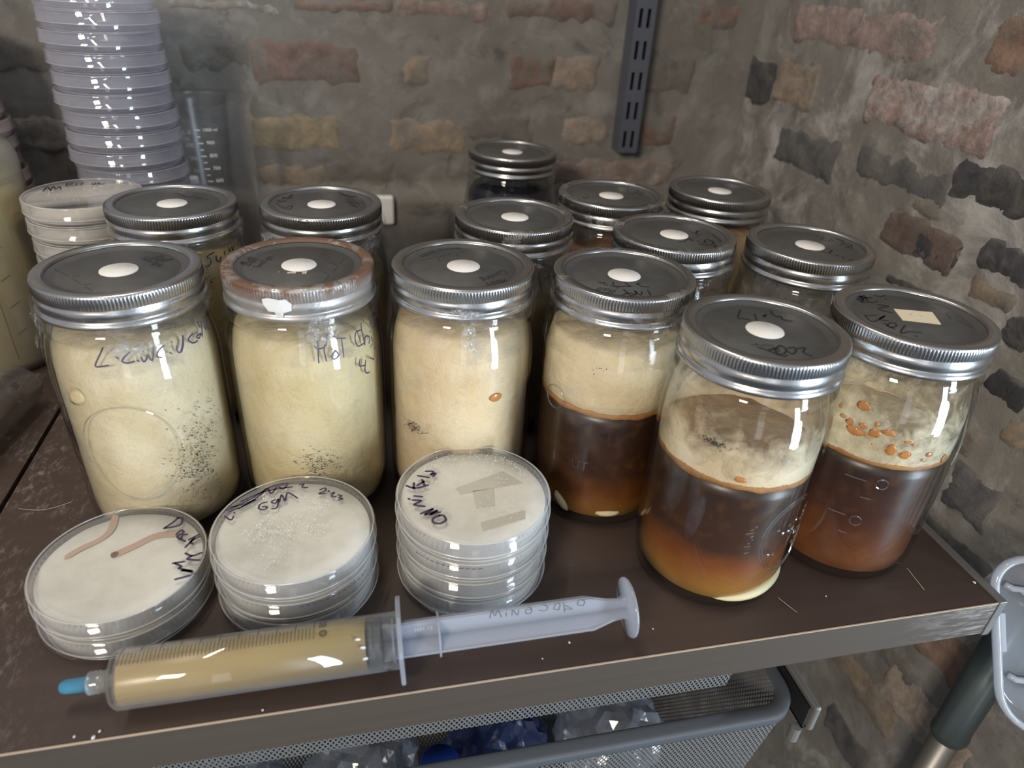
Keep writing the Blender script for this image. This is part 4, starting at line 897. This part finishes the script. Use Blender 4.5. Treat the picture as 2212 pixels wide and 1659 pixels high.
d = petri(*P1, H_, 'white dish with pink streaks and marker writing, top of the left stack', gl, 'agar')
writing(d, 'lid_P1', 1.5, .0147)
ag = part_of(d, 'agar')
m = MB()
for q, w_ in ((A['streak1'], 4.0), (A['streak2'], 5.0)): m.ribbon(q, w_, lambda u, v: (u / 1000, v / 1000, .01225))
tag(m.build('pink_streak', M_['streak'], ag), 'rust pink streaks drawn through the white growth')
a0 = A['streak2'][0]; m = MB(); m.tube([(a0[0] / 1000, a0[1] / 1000, .0108), (a0[0] / 1000, a0[1] / 1000, .0127)], .0020, 14); m.build('punch_hole', plain('brown_hole', (.16, .08, .06), .8), ag)
for i, t in enumerate(('bottom dish of the middle white stack, behind the syringe barrel', 'second dish of the middle white stack, under the one marked 6YM')):
    petri(P2[0], P2[1], i * H_, t, gm, 'agar_grey', wrap=True)
d = petri(P2[0], P2[1] , 2 * H_ + .0004, 'white beaded dish with crossed out writing and 2-23, top of the middle stack', gm, 'agar_grey', wrap=True)
writing(d, 'lid_P2', 1.15, .0147); droplets(d, 620, .00036)
for i, t in enumerate(('bottom dish of the right white stack, behind the syringe plunger', 'third dish down in the right white stack', 'second dish down in the right white stack, with a dashed dark line')):
    petri(P3[0], P3[1], i * H_, t, gr, 'agar', wrap=(i != 1))
d = petri(P3[0], P3[1], 3 * H_ + .0004, 'white dish marked Omni 4-13 with bare cut wedges, top of the right stack', gr, 'agar')
writing(d, 'lid_P3', 1.6, .0147); droplets(d, 420, .00033, True)
ag = part_of(d, 'agar')
for q in A['wedges']:
    m = MB(); n = len(q)
    m.add([(x / 1000, y / 1000, .0122) for x, y in q] + [(x / 1000, y / 1000, .0100) for x, y in q], [tuple(range(n))] + [(k, (k + 1) % n, n + (k + 1) % n, n + k) for k in range(n)])
    m.build('cut_wedge', M_['agar_cut'], ag)
# dashed marker line on dish edges
def edge_dash(px, py, z, a0, a1):
    m = MB()
    k = a0
    while k < a1:
        m.ribbon([(k * 47, 0), ((k + .05) * 47, 0)], .55, lambda u, v: (.0468 * math.cos(u / 47), .0468 * math.sin(u / 47), v / 1000)); k += .075
    return m
for root in [o for o in COL.objects if o.get('label', '').startswith(('second dish down in the right', 'second dish of the middle'))]:
    a0 = -2.5 if 'right' in root['label'] else -1.5
    edge_dash(0, 0, 0, a0, a0 + .9).build('marker_dashes', M_['ink_violet'], part_of(root, 'dish_lid'), loc=(0, 0, .0135))
# back left wrapped stack: ten dishes, the lower ones behind the front jars
ga = 'wrapped dishes behind the leftmost jar'
ORD = ['first', 'second', 'third', 'fourth', 'fifth', 'sixth', 'seventh', 'eighth', 'ninth', 'tenth', 'eleventh', 'twelfth', 'thirteenth', 'fourteenth', 'fifteenth', 'sixteenth', 'seventeenth', 'eighteenth', 'nineteenth', 'twentieth']
for i in range(10):
    k = 9 - i
    if k == 0:
        d = petri(-.2590, .2135, i * .0156, 'wrapped beige dish marked AM by black marker, top of the stack beside the bottle', ga, 'agar_plain', tall=3)
        writing(d, 'lid_AM', 1.2, .0149, 'ink'); droplets(d, 120, .0005)
    else:
        d = petri(-.2590 + .0006 * math.sin(i * 2), .2135 + .0004 * math.cos(i * 3), i * .0156, '%s dish down in the wrapped beige stack beside the bottle' % ORD[k], ga, 'agar_plain', tall=3)
# tall stack of clear violet dishes
gv = 'clear empty dishes in the tall leaning stack'
NV = 19
for i in range(NV):
    k = NV - 1 - i
    z = i * .0157
    petri(-.2405 - .0005 * i + .0014 * math.sin(i * 2.3), .3060 + .0009 * i + .0008 * math.sin(i * 1.7), z, 'clear violet tinted empty dish, %s down from the top of the tall stack' % ORD[k], gv, None, 'dish_violet', True)
gp = 'rose brown dishes in the stack at the left edge'
for i in range(17):
    petri(-.3905 - .0012 * i + .0016 * math.sin(i * 1.9), .3600, i * .0153, 'rose brown dish, %s down in the stack behind the plastic bottle' % ORD[16 - i], gp, 'agar_rose', 'dish_rose')
# ------------------------------------------------------------------ syringe
a, b = Vector((-.1776, -.1518, .0155)), Vector((-.0402, -.1560, .0218))
ax = (b - a).normalized(); sy = Vector((0, 0, 1)).cross(ax).normalized(); sz = ax.cross(sy)
SM = Matrix((ax, sy, sz)).transposed().to_4x4(); SM.translation = a
syr = empty('syringe', a, 'large clear syringe of amber culture lying across the front of the shelf', 'syringe')
syr.matrix_world = SM
SI = SM.inverted()
def xl(prof, seg=48, **k):
    me = lathe(prof, seg, **k)
    for v in me.vertices: v.co = (v.co.z, v.co.x, v.co.y)
    me.update(); return me
RB = .0149
barrel = obj('barrel', xl([(.0040, -.0100), (.0040, -.0040), (.0075, -.0030), (.0138, -.0008), (RB, .0012), (RB, .1390), (RB - .0007, .1390), (RB - .0007, .0020), (.0030, .0010), (.0026, -.0095)], 64), M_['barrel'], syr)
m = MB(); fl = []
for k in range(40):
    t = 2 * PI * k / 40; y, z = .0236 * math.cos(t), .0214 * math.sin(t)
    fl.append((max(-.0205, min(.0205, y)), z))
n = len(fl)
m.add([(.1390, y, z) for y, z in fl] + [(.1414, y, z) for y, z in fl], [tuple(range(n))[::-1], tuple(range(n, 2 * n))] + [(k, (k + 1) % n, n + (k + 1) % n, n + k) for k in range(n)])
o = m.build('barrel_flange', M_['plunger'], syr); bv = o.modifiers.new('bevel', 'BEVEL'); bv.width = .0005; bv.segments = 2
bm_ = lambda off=.0001: (lambda u, v: (u / 1000, -(RB + off) * math.sin(v), (RB + off) * math.cos(v)))
m = MB()
for k in range(51):
    u = 4.0 + k * 1.86; big = k % 5 == 0
    t0, t1 = (math.radians(-36 if big else -12), math.radians(15))
    f = bm_()
    N = 8; vs = []
    for q in range(N + 1):
        t = t0 + (t1 - t0) * q / N
        vs += [f(u - .16, t), f(u + .16, t)]
    m.add(vs, [(2 * q, 2 * q + 1, 2 * q + 3, 2 * q + 2) for q in range(N)])
m.build('graduation_marks', M_['print_dark'], barrel)['kind'] = 'stuff'
m = MB(); f = bm_()
put_text(m, 'BD', (103.2, -8.0), (103.2, -2.2), lambda u, v: f(u, math.radians(-8) - (v + 5) / 14.9 - .25), 1.1)
for k in range(16):
    t = 2 * PI * k / 16; t2 = t + 2 * PI / 16
    m.add([f(101.8 + r * math.cos(q), .10 + r * math.sin(q) / 14.9) for q in (t, t2) for r in (1.5, 2.0)], [(0, 1, 3, 2)])
for k in range(8):
    t = 2 * PI * k / 8
    m.add([f(101.8 + r * math.cos(t + e), .10 + r * math.sin(t + e) / 14.9) for r, e in ((.3, 0), (1.5, .2), (1.5, -.2))], [(0, 1, 2)])
m.build('printed_logo', M_['print_dark'], barrel)
obj('liquid', xl([(0, .0030), (.0138, .0030), (.01405, .0040), (.01405, .1225), (0, .1225)], 48), M_['syr_liquid'], syr)
stop = obj('stopper', xl([(0, .1228), (.0105, .1232), (.0141, .1244), (.0141, .1262), (.0134, .1268), (.0134, .1282), (.0141, .1288), (.0141, .1306), (0, .1306)], 48), M_['stopper'], syr)
for k, (x, y, z) in enumerate([(.1215, -.0100, .0098), (.1222, -.0130, .0050), (.1190, -.0066, .0123)]):
    o = obj('white_clump', blob(.0016, .0006, .0012, k, 8, .5), M_['paper'], syr); o.location = (x, y, z)
pl = MB()
def blade(vert):
    prof = [(.1312, .0122), (.1345, .0122), (.1350, .0116), (.2440, .0116), (.2560, .0075), (.2625, .0066), (.2655, .0085)]
    up = [(x, h) for x, h in prof] + [(x, -h) for x, h in prof[::-1]]
    n = len(up); t = .0009
    if vert: vs = [(x, -t, h) for x, h in up] + [(x, t, h) for x, h in up]
    else: vs = [(x, h, t) for x, h in up] + [(x, h, -t) for x, h in up]
    pl.add(vs, [tuple(range(n)), tuple(range(n, 2 * n))[::-1]] + [(k, (k + 1) % n, n + (k + 1) % n, n + k) for k in range(n)])
blade(True); blade(False)
for x in (.1360, .1600):
    b0 = len(pl.v); me = xl([(.0, x), (.0118, x), (.0118, x + .0011), (0, x + .0011)], 32); pl.add([v.co for v in me.vertices], [list(p.vertices) for p in me.polygons])
plg = pl.build('plunger', M_['plunger'], syr)
obj('thumb_rest', xl([(0, .2655), (.0160, .2655), (.0166, .2662), (.0166, .2672), (.0160, .2678), (0, .2680)], 56), M_['plunger'], syr)
m = MB()
def smap(u, v):
    p = SI @ Vector((u / 1000, -.1575, v / 1000)); return (p.x, -.00098, p.z)
for q in S['syr']: m.ribbon(q, .55, smap)
m.build('marker_writing', M_['ink_grey'], plg)['kind'] = 'stuff'
m = MB(); put_text(m, 'N31-12', (148, -.6 + 6.0), (157.5, -.2 + 6.0), lambda u, v: (u / 1000, -.00097, v / 1000), 1.2); m.build('moulded_number', plain('faint_moulding', (.50, .53, .58), .4), plg)
obj('luer_collar', xl([(.0040, -.0135), (.0056, -.0135), (.0058, -.0125), (.0052, -.0118), (.0058, -.0108), (.0052, -.0098), (.0058, -.0088), (.0052, -.0078), (.0056, -.0050), (.0040, -.0045)], 32), M_['luer'], syr)
obj('tip_cap', xl([(0, -.0272), (.0022, -.0269), (.0031, -.0258), (.0035, -.0235), (.0038, -.0150), (.0048, -.0140), (.0048, -.0128), (0, -.0125)], 28), M_['blue_cap'], syr)
# ------------------------------------------------------------------ beaker, jug, tube, wall tabs
bk = empty('beaker', (-.1860, .3770, 0), 'clear tapered graduated beaker behind the tall clear dish stack', 'beaker')
BH = .202
def bprof(r0, r1): return [(0, .0008), (r0 - .004, 0), (r0, .004), (r1 - .001, BH - .008), (r1, BH - .003), (r1 + .0022, BH), (r1 + .0016, BH + .0008), (r1 - .0014, BH - .002), (r0 - .0018, .005), (0, .0030)]
bg = obj('glass_body', lathe(bprof(.0385, .0450), 72), M_['beaker'], bk)
def bmap(u, v):
    r = .0385 + (.0448 - .0385) * v / 1000 / BH + .0003; t = u / 43
    return (r * math.cos(t), r * math.sin(t), v / 1000)
m = MB(); th = -1.60
for k in range(19):
    z = 181 - k * 6.1; c = th * 43 + k * .55
    l = 5.0 if k % 2 == 0 else 3.0
    m.add([bmap(c - l / 2, z - .45), bmap(c + l / 2, z - .45), bmap(c + l / 2, z + .45), bmap(c - l / 2, z + .45)], [(0, 1, 2, 3)])
    if k % 2 == 0 and k < 17:
        s = str(k * 50); wv = {1: 2.4, 3: 7.0}.get(len(s), 7)
        put_text(m, ('mL ' if k == 0 else '') + s, (c - 6.5 - (wv if k else 10.5), z - 4.0), (c - 6.0, z - 4.0), bmap, 1.0)
        s = str(1000 - k * 50); put_text(m, s + (' ml' if k == 0 else ''), (c + 5.5, z - 1.0), (c + (17.5 if k == 0 else 12.2), z - 1.0), bmap, 1.0)
put_text(m, '± 5%', (th * 43 - 16, 171), (th * 43 - 8, 171), bmap, 1.0)
m.build('graduation_scale', M_['print_white'], bg)['kind'] = 'stuff'
jug = empty('plastic_bottle', (-.3700, .2400, 0), 'translucent plastic bottle of pale olive liquid at the left edge, with side graduations', 'bottle')
jb = obj('bottle_body', lathe([(0, .001), (.048, .001), (.0535, .003), (.0565, .010), (.0570, .020), (.0570, .170), (.0565, .178), (.0530, .187), (.0470, .190), (.0300, .191), (.0300, .194), (.0270, .194), (.0270, .189), (.0460, .1875), (.0520, .184), (.0552, .176), (.0555, .012), (.0520, .0045), (0, .0040)], 72), M_['jug'], jug)
obj('liquid', lathe([(0, .0048), (.0510, .0048), (.0548, .012), (.0548, .1640), (0, .1640)], 72), M_['jug_liquid'], jug)

m = MB(); tj = -.88
for k in range(6): m.ribbon([((tj + .05) * 57, 40 + k * 24), ((tj + .19) * 57, 43 + k * 24)], .5, lambda u, v: (.0573 * math.cos(u / 57), .0573 * math.sin(u / 57), v / 1000))
m.ribbon([(tj * 57 - 3, 18), (tj * 57 - 3, 165)], .35, lambda u, v: (.0573 * math.cos(u / 57), .0573 * math.sin(u / 57), v / 1000))
for q in ([(0, 84), (4, 86), (5, 82), (1, 80), (2, 77)], [(-3, 72), (1, 74), (3, 70), (-1, 67), (-4, 70)]): m.ribbon([(tj * 57 - 24 + x, z) for x, z in q], .8, lambda u, v: (.0573 * math.cos(u / 57), .0573 * math.sin(u / 57), v / 1000))
m.build('side_marks', M_['print'], jb)
t0, t1 = Vector((-.3440, .000, .0182)), Vector((-.3190, .150, .0182))
tb = empty('plastic_tube', t0, 'greyish clear graduated tube lying on the left shelf board, beside the leftmost front jar', 'tube')
ax = (t1 - t0).normalized(); sy = Vector((0, 0, 1)).cross(ax).normalized(); TM = Matrix((ax, sy, ax.cross(sy))).transposed().to_4x4(); TM.translation = t0; tb.matrix_world = TM
L_ = (t1 - t0).length
tbody = obj('tube_body', xl([(0, 0), (.0150, .0), (.0175, .003), (.0178, L_ - .006), (.0170, L_ - .001), (.0160, L_), (.0152, L_ - .002), (.0162, L_ - .008), (.0160, .004), (0, .003)], 48), M_['tube'], tb)
m = MB(); f = lambda u, v: (u / 1000, -.01795 * math.sin(v), .01795 * math.cos(v))
for k in range(16): m.ribbon([(30 + k * 8, -.15), (30 + k * 8, .18 + .25 * (k % 2))], .4, lambda u, v: f(u, v), .05)
for u, s in ((60, '10'), (92, '20'), (124, '30')): put_text(m, s, (u, 0), (u + 6, 0), lambda u_, v: f(u_, .85 - v / 17.9), 1.1)
m.build('tick_marks', M_['print'], tbody)
def tab(x0, x1, z0, z1, label):
    yb = min(back_y(x, z) for x in (x0, x1) for z in (z0, z1))
    s = MB(); s.box(x0 - (x0 + x1) / 2, (x1 - x0) / 2, -.005, .005, 0, z1 - z0)
    o = s.build('wall_tab', M_['white_tab'], None, False, ((x0 + x1) / 2, yb - .0045, z0)); bv = o.modifiers.new('bevel', 'BEVEL'); bv.width = .0035; bv.segments = 4
    tag(o, label, 'wall tab', 'white tabs on the back wall')
tab(-.226, -.208, .085, .1175, 'small white rounded plastic tab on the wall, behind the clear dish stack and beaker')
tab(-.022, .001, .060, .0945, 'small white rounded plastic tab on the wall, right behind the jar with the dented band')
# ------------------------------------------------------------------ drawer unit under the shelf
def panel(name, c, nu, nv, parent, pitch=.0034, thick=None):
    """mesh sheet spanned by four corners (lower left, lower right, upper right, upper left)"""
    c = [Vector(q) for q in c]
    vs, uv = [], []
    for j in range(nv + 1):
        for i in range(nu + 1):
            s, t = i / nu, j / nv
            p = (c[0] * (1 - s) + c[1] * s) * (1 - t) + (c[3] * (1 - s) + c[2] * s) * t
            vs.append(p); uv.append(((p - c[0]).dot((c[1] - c[0]).normalized()) / pitch, t * (c[3] - c[0]).length / pitch * .62))
    fs = [(j * (nu + 1) + i, j * (nu + 1) + i + 1, (j + 1) * (nu + 1) + i + 1, (j + 1) * (nu + 1) + i) for j in range(nv) for i in range(nu)]
    me = mesh(vs, fs, False)
    l = me.uv_layers.new(name='UVMap')
    for lp in me.loops: l.data[lp.index].uv = uv[lp.vertex_index]
    return obj(name, me, M_['mesh'], parent)
def drawer(name, label, x0, x1, y0, y1, zt, zb, tx, ty, rim_r):
    d = empty(name, ((x0 + x1) / 2, (y0 + y1) / 2, zb), label, 'drawer', 'steel mesh drawers under the shelf')
    o = Vector(d.location)
    q = lambda x, y, z: Vector((x, y, z)) - o
    X0, X1, Y0, Y1 = x0 + tx, x1 - tx, y0 + ty, y1 - ty
    panel('front_panel', [q(X0, Y0, zb), q(X1, Y0, zb), q(x1 - .012, y0 + .004, zt), q(x0 + .012, y0 + .004, zt)], 4, 2, d)
    panel('back_panel', [q(X0, Y1, zb), q(X1, Y1, zb), q(x1 - .012, y1 - .004, zt), q(x0 + .012, y1 - .004, zt)], 4, 2, d)
    panel('side_panel', [q(X0, Y1, zb), q(X0, Y0, zb), q(x0 + .006, y0 + .01, zt), q(x0 + .006, y1 - .01, zt)], 4, 2, d)
    panel('side_panel', [q(X1, Y0, zb), q(X1, Y1, zb), q(x1 - .006, y1 - .01, zt), q(x1 - .006, y0 + .01, zt)], 4, 2, d)
    panel('bottom_panel', [q(X0, Y0, zb), q(X1, Y0, zb), q(X1, Y1, zb), q(X0, Y1, zb)], 4, 4, d)
    pts = []
    rc = .026
    for cx, cy, a0 in ((x1 - rc, y0 + rc, -PI / 2), (x1 - rc, y1 - rc, 0), (x0 + rc, y1 - rc, PI / 2), (x0 + rc, y0 + rc, PI)):
        for k in range(9): pts.append(q(cx + rc * math.cos(a0 + k * PI / 16), cy + rc * math.sin(a0 + k * PI / 16), zt))
    # flat lip with a rolled outer edge: swept rectangle with rounded outside
    n = len(pts); vs, fs = [], []
    prof = [(0, .0), (0, -.006), (-.0015, -.0085), (-.0035, -.0085), (-.010, -.0015), (-.0115, .0005), (-.0105, .0015), (-.002, .0014)]
    for i, p in enumerate(pts):
        t = (pts[(i + 1) % n] - pts[i - 1]).normalized(); nn = Vector((t.y, -t.x, 0))
        for a_, b_ in prof: vs.append(p + nn * (a_ + .001) + Vector((0, 0, b_)))
    k = len(prof)
    for i in range(n):
        for j in range(k): fs.append((i * k + j, ((i + 1) % n) * k + j, ((i + 1) % n) * k + (j + 1) % k, i * k + (j + 1) % k))
    r = obj('rim', mesh(vs, fs), M_['rim'], d); autosmooth(r.data, 50)
    return d
drawer('mesh_drawer', 'shallow steel mesh drawer right under the shelf board, its front just behind the shelf edge', -.31, .2140, -.1400, .31, -.034, -.1010, .022, .006, .004)
drawer('mesh_drawer', 'lower steel mesh drawer with a grey rim, pulled forward and holding plastic bags', -.31, .2420, -.1590, .29, -.1095, -.285, .045, .012, .005)
rn = empty('drawer_runner', (.2470, .06, -.116), 'grey drawer runner with a black channel, right of the mesh drawers', 'drawer runner')
m = MB(); m.box(-.0016, -.0004, -.219, .25, -.012, .010); m.box(-.0016, .0016, -.219, .25, -.012, -.0104); m.build('channel', M_['runner_in'], rn)
m = MB(); m.box(.0016, .0066, -.222, .25, -.013, .013); o = m.build('runner_rail', M_['runner'], rn); bv = o.modifiers.new('bevel', 'BEVEL'); bv.width = .002; bv.segments = 3
m = MB(); m.tube([(-.003, -.216, -.0135), (-.003, -.216, -.028)], .0040, 12); m.build('stop_peg', M_['runner'], rn)
# contents of the lower drawer
def crumple(name, loc, sx, sy, sz, seed, mat, label, cat='bag', rot=0, group=None):
    vs, fs = [], []; n = 18
    bm = bmesh.new(); bmesh.ops.create_icosphere(bm, subdivisions=4, radius=1)
    for v in bm.verts:
        p = v.co.copy(); k = fbm(p.x * 1.7 + seed, p.y * 1.7, p.z * 1.7, 4)
        r = noise.multi_fractal(p * 2.2 + Vector((seed, 0, 0)), .6, 2.1, 4) * .18
        v.co = p * (1 + .28 * k + r); v.co.x *= sx; v.co.y *= sy; v.co.z *= sz
    zmin = min(v.co.z for v in bm.verts)
    for v in bm.verts: v.co.z -= zmin
    me = bpy.data.meshes.new('m'); bm.to_mesh(me); bm.free()
    o = obj(name, me, M_[mat] if isinstance(mat, str) else mat, None, loc); o.rotation_euler.z = rot
    return tag(o, label, cat, group)
zb = -.2845
gb = 'plastic bags in the lower mesh drawer'
crumple('plastic_bag', (.138, -.075, zb), .036, .036, .046, 1.0, 'bag', 'crumpled clear plastic bag at the right end of the lower drawer', group=gb)
crumple('plastic_bag', (.040, -.075, zb), .034, .036, .046, 5.0, 'bag_blue', 'blue tinted plastic bag in the middle of the lower drawer', group=gb)
crumple('plastic_bag', (-.065, -.075, zb), .034, .036, .046, 9.0, 'bag', 'crumpled clear plastic bag left of the blue one in the lower drawer', group=gb)
crumple('plastic_bag', (-.175, -.075, zb), .036, .036, .046, 13.0, 'bag', 'crumpled clear plastic bag at the left end of the lower drawer', group=gb)
t = empty('sample_tube', (-.012, -.125, zb), 'small upright tube with a blue cap among the bags in the drawer', 'tube')
obj('tube_body', lathe([(0, 0), (.010, 0), (.0125, .004), (.0125, .105), (.0115, .105), (.0115, .005), (0, .003)], 24), M_['tube'], t)
obj('cap', lathe([(0, .136), (.0130, .136), (.0142, .134), (.0142, .106), (.0128, .106)], 24), M_['blue_lid'], t)
# ------------------------------------------------------------------ pole and milky bin at the right
pl_ = empty('support_pole', (.4080, -.1500, -1.0), 'grey green telescoping metal pole under the right end of the shelf', 'pole')
obj('outer_sleeve', lathe([(.0110, .806), (.0140, .806), (.0146, .808), (.0146, .813), (.0138, .815), (.0138, .965), (.0, .965)], 40), M_['pole'], pl_)
obj('inner_rod', lathe([(0, .0), (.0110, .0), (.0110, .808), (0, .808)], 40), M_['pole_in'], pl_)
def bin_():
    O = Vector((.3495, -.1505, .0150)); dn = Vector((0.00, -.50, -.866)).normalized(); e = Vector((.93, -.36, -.02)); e = (e - dn * e.dot(dn)).normalized(); nb = dn.cross(e).normalized()
    if nb.y < 0: nb = -nb
    W, Hh, rc = .15, .118, .032
    M4 = Matrix((e, dn, nb)).transposed().to_4x4(); M4.translation = O + e * .0
    r = empty('milky_plastic_bin', O, 'milky translucent plastic bin with ribs, right of the shelf end', 'bin')
    r.matrix_world = M4
    def loop(ins, z):
        out = []; k = rc - ins
        for cx, cy, a0 in ((rc * .6, rc * .6, PI), (W - rc, rc * .6, -PI / 2), (W - rc, Hh - rc, 0), (rc, Hh - rc, PI / 2)):
            rr = (rc * .6 if cy < rc else rc) - ins
            for q in range(9): out.append(Vector((cx + rr * math.cos(a0 + q * PI / 16), cy + rr * math.sin(a0 + q * PI / 16), z)))
        return out
    def skin_(name, loops, mat, close=False):
        n = len(loops[0]); vs = [v for l in loops for v in l]; fs = [(i * n + k, i * n + (k + 1) % n, (i + 1) * n + (k + 1) % n, (i + 1) * n + k) for i in range(len(loops) - 1) for k in range(n)]
        if close: fs.append(tuple((len(loops) - 1) * n + k for k in range(n)))
        return obj(name, mesh(vs, fs), mat, r)
    skin_('tray', [loop(.003, .0), loop(.0045, .006), loop(.007, .0125), loop(.010, .0130), loop(.018, .0130)], M_['bin'], True)
    skin_('rim', [loop(.003, .0), loop(.0028, -.0022), loop(.0005, -.003), loop(-.0012, -.0018), loop(-.0014, .0022), loop(.0004, .0032), loop(.003, .0026)], M_['bin_rim'])
    for y0 in (.020, .082):
        m = MB(); pts = [(.012 + (W - .03) * k / 24, y0 + .004 * math.sin(k * .9) + (.006 if k % 8 in (3, 4, 5) else 0), .0090) for k in range(25)]
        m.tube(pts, [.0022 + (.0022 if k % 8 in (3, 4) else 0) for k in range(25)], 8); m.build('rib', M_['bin_rim'], r, True)
    m = MB(); m.box(.006, .012, .040, .066, .0095, .0118); m.build('clip', M_['bin_rim'], r)
bin_()

# crumbs scattered on the shelf
CRUMBS = [(-.1870, -.1720, .0009), (-.1960, -.1700, .0006), (-.0120, -.1190, .0008), (.0480, -.1480, .0006), (.0580, -.1570, .0007), (.0400, -.1650, .0005), (.1900, -.1400, .0006), (.3370, -.1560, .0010), (-.1090, -.1710, .0006), (-.1850, -.1690, .0006), (-.2350, -.0900, .0008), (.1100, -.1560, .0005), (.2300, -.1500, .0005)]
m = MB()
for x, y, s in CRUMBS:
    b = blob(s, s * 1.2, s * .6, x * 50, 6, .4)
    m.add([(v.co.x + x, v.co.y + y, v.co.z + s * .5 + .0006) for v in b.vertices], [list(p.vertices) for p in b.polygons])
tag(m.build('crumbs', M_['paper']), 'tiny white crumbs scattered on the brown shelf board around the syringe', 'crumbs', None, 'stuff')
